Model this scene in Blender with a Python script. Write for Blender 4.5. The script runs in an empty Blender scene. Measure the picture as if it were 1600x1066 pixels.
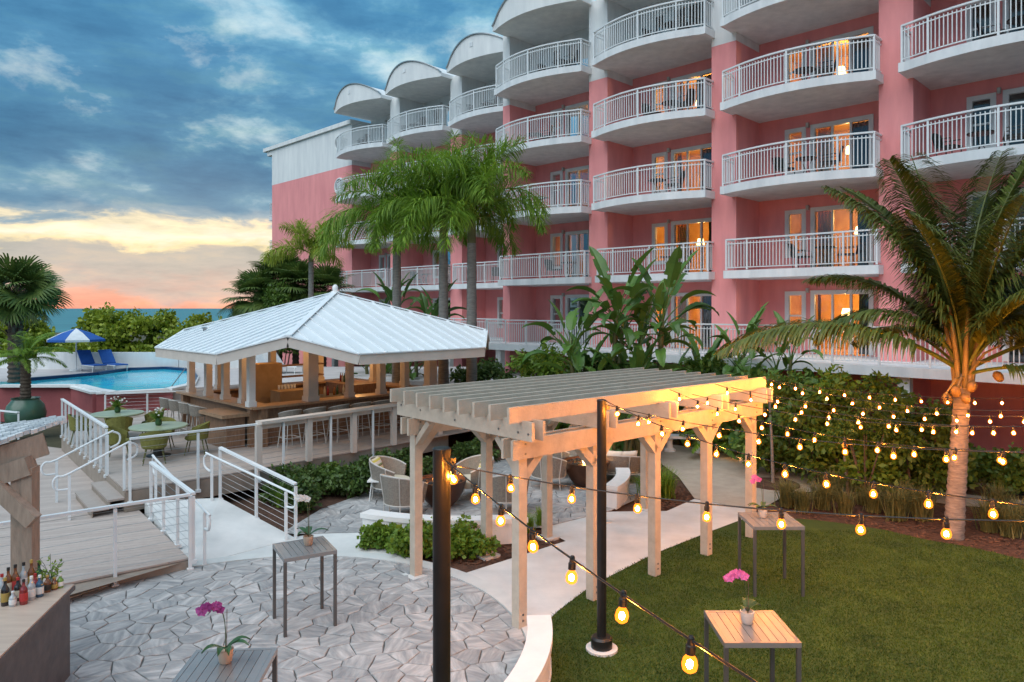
import bpy, math, random
import numpy as np
from mathutils import Vector, Matrix

sc = bpy.context.scene
col = sc.collection
R = math.radians
rng = random.Random(7)

# ------------------------------------------------------------------ camera
F = 1120.0            # focal length in photo pixels
EYE = 4.3             # camera height above the lawn
HZ = 482.0            # horizon row in the photo
cd = bpy.data.cameras.new('camera')
cam = bpy.data.objects.new('camera', cd)
col.objects.link(cam)
cam.location = (0, 0, EYE)
cam.rotation_euler = (R(90), 0, 0)
cd.sensor_width = 36.0
cd.lens = 36.0 * F / 1600.0
cd.shift_y = -(533 - HZ) / 1600.0
cd.clip_start = 0.05
cd.clip_end = 60000
sc.camera = cam

# ------------------------------------------------------------------ colour management / render
sc.render.engine = 'CYCLES'
sc.view_settings.view_transform = 'Standard'
sc.view_settings.look = 'None'
sc.view_settings.exposure = 0.86
sc.view_settings.gamma = 1.0
sc.view_settings.use_curve_mapping = False
sc.cycles.use_denoising = True
sc.cycles.max_bounces = 6
sc.cycles.diffuse_bounces = 3
sc.cycles.glossy_bounces = 3
sc.cycles.transmission_bounces = 4
sc.cycles.transparent_max_bounces = 12
sc.cycles.sample_clamp_indirect = 4.0
sc.cycles.caustics_reflective = False
sc.cycles.caustics_refractive = False


def lin(r, g, b):
    def f(c):
        c /= 255.0
        return c / 12.92 if c <= 0.04045 else ((c + 0.055) / 1.055) ** 2.4
    return (f(r), f(g), f(b), 1.0)


# ------------------------------------------------------------------ world: dusk sky with cloud deck
SUN_AZ = R(-24)       # where the sun has gone down, left of the view axis
world = bpy.data.worlds.new('World')
sc.world = world
world.use_nodes = True
wt = world.node_tree
wt.nodes.clear()


def wn(kind, **kw):
    n = wt.nodes.new(kind)
    for k, v in kw.items():
        setattr(n, k, v)
    return n


def wmath(op, a, b=None, clamp=False):
    n = wn('ShaderNodeMath', operation=op, use_clamp=clamp)
    for i, v in enumerate((a, b)):
        if v is None:
            continue
        if isinstance(v, (int, float)):
            n.inputs[i].default_value = v
        else:
            wt.links.new(v, n.inputs[i])
    return n.outputs[0]


def wmix(fac, a, b, mode='MIX'):
    n = wn('ShaderNodeMix', data_type='RGBA', blend_type=mode)
    for sock, v in ((n.inputs[0], fac), (n.inputs[6], a), (n.inputs[7], b)):
        if isinstance(v, (int, float)):
            sock.default_value = v
        elif isinstance(v, tuple):
            sock.default_value = v
        else:
            wt.links.new(v, sock)
    return n.outputs[2]


def wramp(fac, stops, interp='LINEAR'):
    n = wn('ShaderNodeValToRGB')
    cr = n.color_ramp
    cr.interpolation = interp
    while len(cr.elements) > 1:
        cr.elements.remove(cr.elements[-1])
    cr.elements[0].position = stops[0][0]
    cr.elements[0].color = stops[0][1]
    for p, c in stops[1:]:
        e = cr.elements.new(p)
        e.color = c
    wt.links.new(fac, n.inputs[0])
    return n.outputs[0]


tc = wn('ShaderNodeTexCoord')
sep = wn('ShaderNodeSeparateXYZ')
wt.links.new(tc.outputs['Generated'], sep.inputs[0])
sx, sy, sz = sep.outputs
zc = wmath('MAXIMUM', sz, 0.0)
den = wmath('ADD', zc, 0.28)
comb = wn('ShaderNodeCombineXYZ')
wt.links.new(wmath('DIVIDE', sx, den), comb.inputs[0])
wt.links.new(wmath('DIVIDE', sy, den), comb.inputs[1])


def wnoise(vec, scale, detail, rough, dist=0.0, off=(0, 0, 0), scl=(1, 1, 1)):
    m = wn('ShaderNodeMapping')
    m.inputs['Location'].default_value = off
    m.inputs['Scale'].default_value = scl
    wt.links.new(vec, m.inputs[0])
    n = wn('ShaderNodeTexNoise')
    n.inputs['Scale'].default_value = scale
    n.inputs['Detail'].default_value = detail
    n.inputs['Roughness'].default_value = rough
    n.inputs['Distortion'].default_value = dist
    wt.links.new(m.outputs[0], n.inputs['Vector'])
    return n.outputs[0]


plane = comb.outputs[0]
n_big = wnoise(plane, 1.1, 3, 0.55, 0.3, (3.1, 1.7, 0))
n_mid = wnoise(plane, 3.2, 9, 0.60, 0.15, (0.4, 5.2, 0))
n_edge = wnoise(tc.outputs['Generated'], 9.0, 6, 0.6, 0.3, (2.2, 0.3, 0.7), (1, 1, 3.2))
# warped elevation drives the cloud bands; away from the sunset the warm bands fade out
sunv = wmath('ADD', wmath('MULTIPLY', sx, math.sin(SUN_AZ)), wmath('MULTIPLY', sy, math.cos(SUN_AZ)))
away = wmath('MULTIPLY', wmath('SUBTRACT', 0.90, sunv, True), 0.45)
e1 = wmath('ADD', zc, wmath('MULTIPLY', wmath('SUBTRACT', n_edge, 0.5), 0.085))
e2 = wmath('ADD', wmath('MAXIMUM', e1, wmath('MULTIPLY', zc, 0.55)), away)
bands = wramp(e2, [
    (0.000, lin(250, 158, 136)), (0.010, lin(250, 182, 158)), (0.020, lin(216, 186, 176)),
    (0.046, lin(192, 188, 182)), (0.066, lin(186, 186, 180)), (0.074, lin(252, 232, 186)),
    (0.088, lin(255, 250, 228)), (0.104, lin(255, 238, 200)), (0.112, lin(150, 176, 190)),
    (0.128, lin(98, 148, 178)), (0.20, lin(78, 138, 172)), (0.30, lin(90, 152, 188)), (0.45, lin(84, 150, 190)),
    (1.0, lin(120, 170, 204))])
# lighter and darker billows in the blue deck
bill = wmath('ADD', wmath('MULTIPLY', n_big, 0.40), wmath('MULTIPLY', n_mid, 0.60))
shade = wramp(bill, [(0.38, (0.60, 0.74, 0.84, 1)), (0.46, (0.85, 0.92, 0.98, 1)), (0.52, (1.7, 1.35, 1.2, 1)), (0.60, (4.2, 2.4, 1.8, 1))])
high = wmath('MULTIPLY', wmath('SUBTRACT', e2, 0.105), 14.0, True)
n_low = wnoise(tc.outputs['Generated'], 7.0, 8, 0.65, 0.2, (5.2, 1.3, 0.2), (1, 1, 5.0))
bands = wmix(1.0, bands, wramp(n_low, [(0.34, (0.80, 0.84, 0.88, 1)), (0.5, (1, 1, 1, 1)), (0.62, (1.22, 1.10, 1.0, 1))]), 'MULTIPLY')
cloud = wmix(high, bands, wmix(1.0, bands, shade, 'MULTIPLY'))
wisp = wmath('MULTIPLY', wmath('SUBTRACT', n_mid, 0.56), 6.0, True)
cloud = wmix(wmath('MULTIPLY', wmath('MULTIPLY', wisp, high), 0.55), cloud, lin(226, 226, 222))
nishita = wn('ShaderNodeTexSky', sky_type='NISHITA')
nishita.sun_disc = False
nishita.sun_elevation = R(4)
nishita.sun_rotation = SUN_AZ
nishita.air_density = 1.0
nishita.dust_density = 2.0
bg_sky = wn('ShaderNodeBackground')
wt.links.new(nishita.outputs[0], bg_sky.inputs[0])
bg_sky.inputs[1].default_value = 0.05
bg_cl = wn('ShaderNodeBackground')
wt.links.new(cloud, bg_cl.inputs[0])
bg_cl.inputs[1].default_value = 0.585
mixs = wn('ShaderNodeMixShader')
mixs.inputs[0].default_value = 0.975
wt.links.new(bg_sky.outputs[0], mixs.inputs[1])
wt.links.new(bg_cl.outputs[0], mixs.inputs[2])
wo = wn('ShaderNodeOutputWorld')
wt.links.new(mixs.outputs[0], wo.inputs[0])

# one very soft sun: the bright open dusk sky above and behind the camera
sd = bpy.data.lights.new('sun', 'SUN')
sd.energy = 1.45
sd.angle = R(70)
sd.color = (0.97, 0.985, 1.0)
sun = bpy.data.objects.new('sun', sd)
col.objects.link(sun)
sun.rotation_euler = Vector((0.42, 0.55, -0.95)).to_track_quat('-Z', 'Y').to_euler()


# ------------------------------------------------------------------ helpers
def G(px, py, z=0.0):
    """photo pixel on the horizontal plane z -> world point"""
    d = F * (EYE - z) / (py - HZ)
    return Vector(((px - 800) / F * d, d, z))


def D(px, py, d):
    """photo pixel at distance d -> world point"""
    return Vector(((px - 800) / F * d, d, EYE - (py - HZ) / F * d))


class MB:
    def __init__(self):
        self.v = []
        self.f = []

    def add(self, verts, faces):
        b = len(self.v)
        self.v.extend([tuple(p) for p in verts])
        self.f.extend([tuple(i + b for i in q) for q in faces])
        return self

    def box(self, c, s, rz=0.0, m=None):
        x, y, z = s[0] / 2, s[1] / 2, s[2] / 2
        P = [Vector(p) for p in ((-x, -y, -z), (x, -y, -z), (x, y, -z), (-x, y, -z), (-x, -y, z), (x, -y, z), (x, y, z), (-x, y, z))]
        M = m if m is not None else Matrix.Rotation(rz, 3, 'Z')
        c = Vector(c)
        return self.add([M @ p + c for p in P], [(3, 2, 1, 0), (4, 5, 6, 7), (0, 1, 5, 4), (1, 2, 6, 5), (2, 3, 7, 6), (3, 0, 4, 7)])

    def bar(self, a, b, w, h, up=(0, 0, 1)):
        """beam from a to b, w wide sideways, h deep along up"""
        a, b = Vector(a), Vector(b)
        t = (b - a)
        L = t.length
        if L < 1e-6:
            return self
        t /= L
        up = Vector(up)
        s = t.cross(up)
        if s.length < 1e-4:
            s = t.cross(Vector((0, 1, 0)))
        s.normalize()
        n = s.cross(t)
        M = Matrix((s, t, n)).transposed()
        return self.box((a + b) / 2, (w, L, h), m=M)

    def prism(self, poly, z0, z1, bev=0.0):
        n = len(poly)
        if bev > 0:
            cx = sum(p[0] for p in poly) / n
            cy = sum(p[1] for p in poly) / n
            V = [(p[0], p[1], z0) for p in poly] + [(p[0], p[1], z1 - bev) for p in poly]
            for p in poly:
                dx, dy = cx - p[0], cy - p[1]
                L = math.hypot(dx, dy) or 1
                V.append((p[0] + dx / L * bev * 1.3, p[1] + dy / L * bev * 1.3, z1))
            Fc = [tuple(range(2 * n, 3 * n))]
            for r_ in (0, n):
                Fc += [(r_ + i, r_ + (i + 1) % n, r_ + n + (i + 1) % n, r_ + n + i) for i in range(n)]
            return self.add(V, Fc)
        V = [(p[0], p[1], z0) for p in poly] + [(p[0], p[1], z1) for p in poly]
        Fc = [tuple(range(n - 1, -1, -1)), tuple(range(n, 2 * n))]
        Fc += [(i, (i + 1) % n, n + (i + 1) % n, n + i) for i in range(n)]
        return self.add(V, Fc)

    def tube(self, pts, r, n=6, cap=True):
        pts = [Vector(p) for p in pts]
        m = len(pts)
        rs = r if isinstance(r, (list, tuple)) else [r] * m
        V = []
        ref = Vector((0, 0, 1))
        t0 = (pts[1] - pts[0]).normalized()
        if abs(t0.z) > 0.9:
            ref = Vector((1, 0, 0))
        s = t0.cross(ref).normalized()
        for i, p in enumerate(pts):
            t = (pts[min(i + 1, m - 1)] - pts[max(i - 1, 0)]).normalized()
            s = (s - t * s.dot(t))
            if s.length < 1e-5:
                s = t.orthogonal()
            s.normalize()
            b = t.cross(s)
            for k in range(n):
                a = 2 * math.pi * k / n
                V.append(p + (s * math.cos(a) + b * math.sin(a)) * rs[i])
        Fc = []
        for i in range(m - 1):
            for k in range(n):
                Fc.append((i * n + k, i * n + (k + 1) % n, (i + 1) * n + (k + 1) % n, (i + 1) * n + k))
        if cap:
            Fc.append(tuple(range(n - 1, -1, -1)))
            Fc.append(tuple(range((m - 1) * n, m * n)))
        return self.add(V, Fc)

    def lathe(self, prof, n=16, c=(0, 0, 0)):
        V = []
        for (r, z) in prof:
            for k in range(n):
                a = 2 * math.pi * k / n
                V.append((c[0] + r * math.cos(a), c[1] + r * math.sin(a), c[2] + z))
        Fc = []
        m = len(prof)
        for i in range(m - 1):
            for k in range(n):
                Fc.append((i * n + k, i * n + (k + 1) % n, (i + 1) * n + (k + 1) % n, (i + 1) * n + k))
        Fc.append(tuple(range(n - 1, -1, -1)))
        Fc.append(tuple(range((m - 1) * n, m * n)))
        return self.add(V, Fc)

    def mesh(self, name, mat, smooth=False):
        me = bpy.data.meshes.new(name)
        me.from_pydata(self.v, [], self.f)
        if mat is not None:
            me.materials.append(mat)
        if smooth:
            me.polygons.foreach_set('use_smooth', [True] * len(me.polygons))
            try:
                me.set_sharp_from_angle(angle=R(40))
            except Exception:
                pass
        me.update()
        return me

    def build(self, name, mat, parent=None, smooth=False):
        return link(name, self.mesh(name, mat, smooth), parent)


def link(name, me, parent=None, loc=None, rz=None, scale=None):
    o = bpy.data.objects.new(name, me)
    col.objects.link(o)
    if parent is not None:
        o.parent = parent
    if loc is not None:
        o.location = loc
    if rz is not None:
        o.rotation_euler = (0, 0, rz) if isinstance(rz, (int, float)) else rz
    if scale is not None:
        o.scale = (scale,) * 3 if isinstance(scale, (int, float)) else scale
    return o


def tag(o, label=None, cat=None, group=None, kind=None):
    if label:
        o['label'] = label
    if cat:
        o['category'] = cat
    if group:
        o['group'] = group
    if kind:
        o['kind'] = kind
    return o


def thing(name, label, cat, loc=(0, 0, 0), rz=0.0, group=None):
    o = bpy.data.objects.new(name, None)
    col.objects.link(o)
    o.location = loc
    o.rotation_euler = (0, 0, rz)
    return tag(o, label, cat, group)


def copy_tree(o, parent=None):
    c = o.copy()
    col.objects.link(c)
    c.parent = parent
    for ch in o.children:
        copy_tree(ch, c)
    return c


def clip(poly, nx, ny, c):
    """keep the part of a convex polygon where nx*x+ny*y <= c"""
    out = []
    n = len(poly)
    for i in range(n):
        a, b = poly[i], poly[(i + 1) % n]
        da = nx * a[0] + ny * a[1] - c
        db = nx * b[0] + ny * b[1] - c
        if da <= 0:
            out.append(a)
        if (da < 0 < db) or (db < 0 < da):
            t = da / (da - db)
            out.append((a[0] + (b[0] - a[0]) * t, a[1] + (b[1] - a[1]) * t))
    return out


def ccw(poly):
    a = sum(poly[i][0] * poly[(i + 1) % len(poly)][1] - poly[(i + 1) % len(poly)][0] * poly[i][1] for i in range(len(poly)))
    return list(poly) if a > 0 else list(poly)[::-1]


def area(poly):
    return abs(sum(poly[i][0] * poly[(i + 1) % len(poly)][1] - poly[(i + 1) % len(poly)][0] * poly[i][1] for i in range(len(poly)))) / 2


def clip_to(poly, conv):
    conv = ccw(conv)
    for i in range(len(conv)):
        a, b = conv[i], conv[(i + 1) % len(conv)]
        nx, ny = b[1] - a[1], -(b[0] - a[0])
        poly = clip(poly, nx, ny, nx * a[0] + ny * a[1])
        if len(poly) < 3:
            return []
    return poly


def strips(conv, ang, w, gap):
    """boards: strips of width w along direction ang, clipped to a convex polygon"""
    ux, uy = math.cos(ang), math.sin(ang)
    vx, vy = -uy, ux
    vs = [p[0] * vx + p[1] * vy for p in conv]
    out = []
    k = min(vs)
    while k < max(vs):
        p = clip(clip(ccw(conv), vx, vy, k + w - gap), -vx, -vy, -k)
        if len(p) >= 3 and area(p) > 0.004:
            out.append(p)
        k += w
    return out


def poly_sheet(name, poly, z, mat, parent=None):
    m = MB()
    m.add([(p[0], p[1], z) for p in ccw(poly)], [tuple(range(len(poly)))])
    return m.build(name, mat, parent)


# ------------------------------------------------------------------ materials
def mat(name, c, c2=None, rough=0.6, scale=3.0, detail=5, bump=0.0, bscale=30.0, rand=None, metallic=0.0,
        spec=0.4, transl=0.0, stretch=None, emit=None, estr=0.0, c3=None, coat=0.0, mixr=0.6):
    m = bpy.data.materials.new(name)
    m.use_nodes = True
    nt = m.node_tree
    b = nt.nodes['Principled BSDF']
    L = nt.links.new
    geo = nt.nodes.new('ShaderNodeNewGeometry')
    mp = nt.nodes.new('ShaderNodeMapping')
    if stretch:
        mp.inputs['Scale'].default_value = stretch[:3]
        if len(stretch) > 3:
            mp.inputs['Rotation'].default_value = (0, 0, stretch[3])
    L(geo.outputs['Position'], mp.inputs[0])
    nz = nt.nodes.new('ShaderNodeTexNoise')
    nz.inputs['Scale'].default_value = scale
    nz.inputs['Detail'].default_value = detail
    nz.inputs['Roughness'].default_value = 0.6
    L(mp.outputs[0], nz.inputs['Vector'])
    mr = nt.nodes.new('ShaderNodeMapRange')
    mr.inputs['From Min'].default_value = 0.3
    mr.inputs['From Max'].default_value = 0.7
    L(nz.outputs[0], mr.inputs[0])
    fac = mr.outputs[0]
    if rand:
        if rand == 'island':
            src = geo.outputs['Random Per Island']
        else:
            oi = nt.nodes.new('ShaderNodeObjectInfo')
            src = oi.outputs['Random']
            av = nt.nodes.new('ShaderNodeVectorMath')
            av.operation = 'SCALE'
            cmb = nt.nodes.new('ShaderNodeCombineXYZ')
            for i in range(3):
                L(src, cmb.inputs[i])
            L(cmb.outputs[0], av.inputs[0])
            av.inputs['Scale'].default_value = 37.0
            ad = nt.nodes.new('ShaderNodeVectorMath')
            ad.operation = 'ADD'
            L(mp.outputs[0], ad.inputs[0])
            L(av.outputs[0], ad.inputs[1])
            L(ad.outputs[0], nz.inputs['Vector'])
        mx = nt.nodes.new('ShaderNodeMix')
        mx.inputs[0].default_value = mixr
        L(fac, mx.inputs[2])
        L(src, mx.inputs[3])
        fac = mx.outputs[0]
    if c2 is None:
        c2 = tuple(x * 0.78 for x in c[:3])
    rp = nt.nodes.new('ShaderNodeValToRGB')
    cr = rp.color_ramp
    cr.elements[0].color = (*c2[:3], 1)
    cr.elements[1].color = (*c[:3], 1)
    if c3 is not None:
        e = cr.elements.new(0.5)
        e.color = (*c3[:3], 1)
    L(fac, rp.inputs[0])
    L(rp.outputs[0], b.inputs['Base Color'])
    b.inputs['Roughness'].default_value = rough
    b.inputs['Metallic'].default_value = metallic
    b.inputs['Specular IOR Level'].default_value = spec
    if coat:
        b.inputs['Coat Weight'].default_value = coat
        b.inputs['Coat Roughness'].default_value = 0.1
    if bump:
        nb = nt.nodes.new('ShaderNodeTexNoise')
        nb.inputs['Scale'].default_value = bscale
        nb.inputs['Detail'].default_value = 4
        L(mp.outputs[0], nb.inputs['Vector'])
        bp = nt.nodes.new('ShaderNodeBump')
        bp.inputs['Strength'].default_value = bump
        bp.inputs['Distance'].default_value = 0.02
        L(nb.outputs[0], bp.inputs['Height'])
        L(bp.outputs[0], b.inputs['Normal'])
    if emit:
        b.inputs['Emission Color'].default_value = (*emit[:3], 1)
        b.inputs['Emission Strength'].default_value = estr
    if transl:
        tr = nt.nodes.new('ShaderNodeBsdfTranslucent')
        L(rp.outputs[0], tr.inputs[0])
        ms = nt.nodes.new('ShaderNodeMixShader')
        ms.inputs[0].default_value = transl
        L(b.outputs[0], ms.inputs[1])
        L(tr.outputs[0], ms.inputs[2])
        L(ms.outputs[0], nt.nodes['Material Output'].inputs[0])
    return m


def glass_mat(name, tint, rough=0.05, alpha=0.35):
    """window glass: mirror coat over a mostly clear pane"""
    m = bpy.data.materials.new(name)
    m.use_nodes = True
    nt = m.node_tree
    nt.nodes.clear()
    o = nt.nodes.new('ShaderNodeOutputMaterial')
    t = nt.nodes.new('ShaderNodeBsdfTransparent')
    t.inputs[0].default_value = (*tint, 1)
    g = nt.nodes.new('ShaderNodeBsdfGlossy')
    g.inputs['Roughness'].default_value = rough
    fr = nt.nodes.new('ShaderNodeFresnel')
    fr.inputs[0].default_value = 1.5
    ad = nt.nodes.new('ShaderNodeMath')
    ad.operation = 'ADD'
    ad.inputs[1].default_value = alpha * 0.2
    nt.links.new(fr.outputs[0], ad.inputs[0])
    mx = nt.nodes.new('ShaderNodeMixShader')
    nt.links.new(ad.outputs[0], mx.inputs[0])
    nt.links.new(t.outputs[0], mx.inputs[1])
    nt.links.new(g.outputs[0], mx.inputs[2])
    nt.links.new(mx.outputs[0], o.inputs[0])
    return m


M = {}
M['pink'] = mat('pink_stucco', (0.88, 0.335, 0.325), (0.73, 0.26, 0.26), rough=0.85, scale=1.1, detail=9, bump=0.25, bscale=60, stretch=(1.6, 1.6, .35))
M['white_stucco'] = mat('white_stucco', (0.80, 0.80, 0.78), (0.64, 0.65, 0.65), rough=0.85, scale=1.2, detail=9, bump=0.2, bscale=60, stretch=(1.8, 1.8, .3))
M['white_paint'] = mat('white_paint', (0.80, 0.80, 0.78), (0.72, 0.72, 0.71), rough=0.45, scale=4)
M['slab'] = mat('slab_paint', (0.78, 0.79, 0.79), (0.60, 0.62, 0.63), rough=0.8, scale=1.6, detail=9, bump=0.15, stretch=(1.5, 1.5, .4))
M['frame'] = mat('window_frame_paint', (0.76, 0.77, 0.75), (0.68, 0.69, 0.68), rough=0.5)
M['glass'] = glass_mat('window_glass', (0.75, 0.8, 0.82))
M['dark_room'] = mat('room_shade_and_curtain', (0.05, 0.055, 0.07), (0.025, 0.028, 0.035), rough=0.9, scale=2, stretch=(5, 5, 0.3))  # near-black stands in for shade in unlit rooms; also real dark curtains, round panes
M['room_wall'] = mat('room_wall', (0.76, 0.54, 0.27), (0.50, 0.30, 0.12), rough=0.9, scale=1.5)
M['curtain'] = mat('room_curtain', (0.55, 0.36, 0.18), (0.32, 0.2, 0.1), rough=0.9, scale=6, stretch=(6, 6, 0.1))
M['lampglow'] = mat('lamp_glow', (1, .7, .35), rough=.5, emit=(1.0, 0.62, 0.22), estr=6.0)
M['beige'] = mat('pergola_paint', (0.58, 0.495, 0.40), (0.40, 0.335, 0.265), rough=0.6, scale=4, detail=9, bump=0.3, bscale=22, stretch=(1.5, 1.5, 1.5), rand='object', mixr=.35)
M['beige_bar'] = mat('bar_trim_paint', (0.60, 0.53, 0.47), (0.52, 0.46, 0.41), rough=0.65, scale=3, bump=0.1)
M['bolt'] = mat('bolt_steel', (0.25, 0.25, 0.25), rough=0.4, metallic=0.8)
M['roof'] = mat('white_metal_roof', (0.76, 0.79, 0.80), (0.66, 0.70, 0.72), rough=0.42, scale=1.5, rand='object', mixr=0.35, spec=0.5)
M['wood'] = mat('bar_wood', (0.30, 0.18, 0.11), (0.18, 0.10, 0.06), rough=0.45, scale=5, stretch=(1, 6, 1))
M['wood_top'] = mat('counter_wood', (0.42, 0.27, 0.17), (0.28, 0.17, 0.10), rough=0.35, scale=4, stretch=(1, 5, 1, 0.78))
M['stone_dark'] = mat('dark_slate', (0.105, 0.10, 0.105), (0.06, 0.06, 0.065), rough=0.5, scale=6, bump=0.15, bscale=15)
M['deck'] = mat('deck_board', (0.48, 0.405, 0.36), (0.37, 0.305, 0.27), rough=0.7, scale=8, rand='object', bump=0.15, bscale=40)
M['deck_far'] = mat('deck_board_upper', (0.44, 0.375, 0.335), (0.34, 0.285, 0.25), rough=0.7, scale=8, rand='object', bump=0.15, bscale=40)
M['fascia'] = mat('deck_fascia', (0.33, 0.27, 0.22), (0.25, 0.20, 0.16), rough=0.75, scale=4)
M['rail'] = mat('white_rail_paint', (0.74, 0.76, 0.76), (0.66, 0.69, 0.70), rough=0.4)
M['cable'] = mat('steel_cable', (0.5, 0.5, 0.5), rough=0.35, metallic=0.9)
M['concrete'] = mat('pale_concrete', (0.68, 0.68, 0.66), (0.50, 0.51, 0.50), rough=0.9, scale=1.3, detail=8, bump=0.2, bscale=80)
M['band'] = mat('concrete_band', (0.60, 0.61, 0.59), (0.48, 0.50, 0.49), rough=0.9, scale=2.0, detail=8, bump=0.2, bscale=80)
M['sandpath'] = mat('sand_path', (0.46, 0.40, 0.32), (0.36, 0.31, 0.25), rough=0.95, scale=3, detail=8, bump=0.3, bscale=60)
M['grout'] = mat('patio_joint', (0.15, 0.14, 0.13), (0.09, 0.085, 0.08), rough=0.95, scale=6)
M['flag'] = mat('flagstone', (0.56, 0.545, 0.53), (0.21, 0.215, 0.22), c3=(0.355, 0.35, 0.345), rough=0.65, scale=3.4, detail=10, rand='object', mixr=0.30, bump=0.8, bscale=9, stretch=(1.0, 3.6, 1, 0.6))
def flag_mat():
    """quarry stone: every slab has its own tone and its own grain direction"""
    m = mat('flagstone', (0.60, 0.575, 0.555), (0.185, 0.195, 0.205), c3=(0.345, 0.34, 0.335), rough=0.6, scale=4.6, detail=11, rand='object', mixr=0.26, bump=0.9, bscale=7)
    nt = m.node_tree
    oi = nt.nodes.new('ShaderNodeObjectInfo')
    geo = nt.nodes.new('ShaderNodeNewGeometry')
    mul = nt.nodes.new('ShaderNodeMath')
    mul.operation = 'MULTIPLY'
    mul.inputs[1].default_value = 40.0
    nt.links.new(oi.outputs['Random'], mul.inputs[0])
    vr = nt.nodes.new('ShaderNodeVectorRotate')
    vr.rotation_type = 'Z_AXIS'
    nt.links.new(geo.outputs['Position'], vr.inputs['Vector'])
    nt.links.new(mul.outputs[0], vr.inputs['Angle'])
    sc_ = nt.nodes.new('ShaderNodeMapping')
    sc_.inputs['Scale'].default_value = (0.55, 2.6, 1)
    nt.links.new(vr.outputs[0], sc_.inputs[0])
    for n in nt.nodes:
        if n.type == 'VECT_MATH' and n.operation == 'ADD':
            nt.links.new(sc_.outputs[0], n.inputs[0])
    return m


M['flag'] = flag_mat()
M['mulch'] = mat('mulch_ground', (0.13, 0.065, 0.042), (0.045, 0.024, 0.016), rough=1.0, scale=14, detail=8, bump=0.9, bscale=45)
M['soil'] = mat('ground_soil', (0.10, 0.085, 0.05), (0.05, 0.05, 0.025), rough=1.0, scale=1.5, bump=0.5, bscale=20)
M['turf'] = mat('turf_base', (0.055, 0.095, 0.014), (0.028, 0.055, 0.009), rough=0.95, scale=1.8, detail=8, bump=0.6, bscale=90)
M['blade'] = mat('grass_blade', (0.095, 0.145, 0.018), (0.022, 0.048, 0.008), rough=0.8, scale=1.8, detail=7, mixr=.42, rand='island', spec=0.2, transl=0.25)
M['black_pole'] = mat('black_steel', (0.018, 0.017, 0.017), (0.010, 0.010, 0.010), rough=0.35, scale=5)
M['socket'] = mat('black_rubber', (0.015, 0.014, 0.013), rough=0.5)
M['table'] = mat('table_slat', (0.25, 0.26, 0.26), (0.18, 0.185, 0.19), rough=0.24, scale=5, rand='object', spec=0.5, metallic=0.2)
M['table_leg'] = mat('table_frame', (0.12, 0.115, 0.11), (0.09, 0.088, 0.085), rough=0.4, metallic=0.3)
M['pot_cream'] = mat('cream_pot', (0.55, 0.43, 0.33), (0.45, 0.34, 0.26), rough=0.6, bump=0.3, bscale=50)
M['pot_white'] = mat('white_pot', (0.70, 0.64, 0.58), rough=0.4)
M['orchid_leaf'] = mat('orchid_leaf', (0.04, 0.10, 0.03), (0.02, 0.06, 0.02), rough=0.35, scale=10)
M['stem'] = mat('flower_stem', (0.07, 0.10, 0.04), rough=0.6)
M['petal_pink'] = mat('pink_petal', (0.72, 0.22, 0.55), (0.5, 0.08, 0.34), rough=0.6, rand='island', transl=0.3)
M['petal_purple'] = mat('purple_petal', (0.45, 0.10, 0.33), (0.25, 0.02, 0.16), rough=0.6, rand='island', transl=0.3)
M['petal_white'] = mat('white_petal', (0.82, 0.80, 0.76), rough=0.6, rand='island', transl=0.3)
M['wicker'] = mat('grey_wicker', (0.30, 0.265, 0.22), (0.19, 0.165, 0.14), rough=0.8, scale=30, bump=0.6, bscale=120)
M['wicker_frame'] = mat('pale_metal_frame', (0.55, 0.53, 0.49), rough=0.4)
M['olive'] = mat('olive_seat', (0.22, 0.21, 0.05), (0.14, 0.14, 0.03), rough=0.7, scale=20, bump=0.3, bscale=90)
M['tabletop'] = mat('green_table_top', (0.34, 0.40, 0.27), (0.27, 0.33, 0.22), rough=0.3, scale=6)
M['dark_metal'] = mat('dark_metal', (0.035, 0.033, 0.03), rough=0.4, metallic=0.4)
M['cushion'] = mat('cream_cushion', (0.62, 0.55, 0.42), (0.52, 0.45, 0.34), rough=0.9, scale=6, bump=0.2)
M['bronze'] = mat('bronze_bowl', (0.13, 0.06, 0.035), (0.07, 0.032, 0.02), rough=0.4, scale=4, metallic=0.5)
M['lava'] = mat('lava_rock', (0.03, 0.028, 0.027), (0.015, 0.014, 0.014), rough=0.9, scale=15, rand='object')
M['flame'] = mat('flame', (1, .5, .1), rough=1, emit=(1.0, 0.34, 0.05), estr=6.0)
M['flame_core'] = mat('flame_core', (1, .7, .3), rough=1, emit=(1.0, 0.62, 0.2), estr=14.0)
M['pool'] = mat('pool_water', (0.05, 0.70, 0.86), (0.025, 0.52, 0.74), rough=0.10, scale=0.9, bump=0.35, bscale=2.2, spec=0.5)
M['sea'] = mat('sea_water', (0.05, 0.22, 0.25), (0.03, 0.16, 0.19), rough=0.5, scale=0.01, bump=0.6, bscale=0.25, stretch=(1, 3, 1), spec=0.3)
M['pooldeck'] = mat('pool_deck', (0.52, 0.48, 0.47), (0.44, 0.41, 0.40), rough=0.85, scale=1.5)
M['terracotta'] = mat('rose_wall', (0.36, 0.10, 0.10), (0.28, 0.075, 0.08), rough=0.85, scale=2)
M['tile_blue'] = mat('navy_tile', (0.02, 0.05, 0.13), rough=0.3)
M['blue_fabric'] = mat('blue_fabric', (0.02, 0.11, 0.40), (0.015, 0.085, 0.32), rough=0.8)
M['white_fabric'] = mat('white_fabric', (0.72, 0.75, 0.77), rough=0.8)
M['pot_green'] = mat('green_glaze', (0.06, 0.14, 0.085), (0.035, 0.085, 0.055), rough=0.3, scale=2, spec=0.6)
M['shingle'] = mat('white_shingle', (0.60, 0.62, 0.62), (0.42, 0.44, 0.46), rough=0.8, scale=9, rand='object', bump=0.5, bscale=30)
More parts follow.
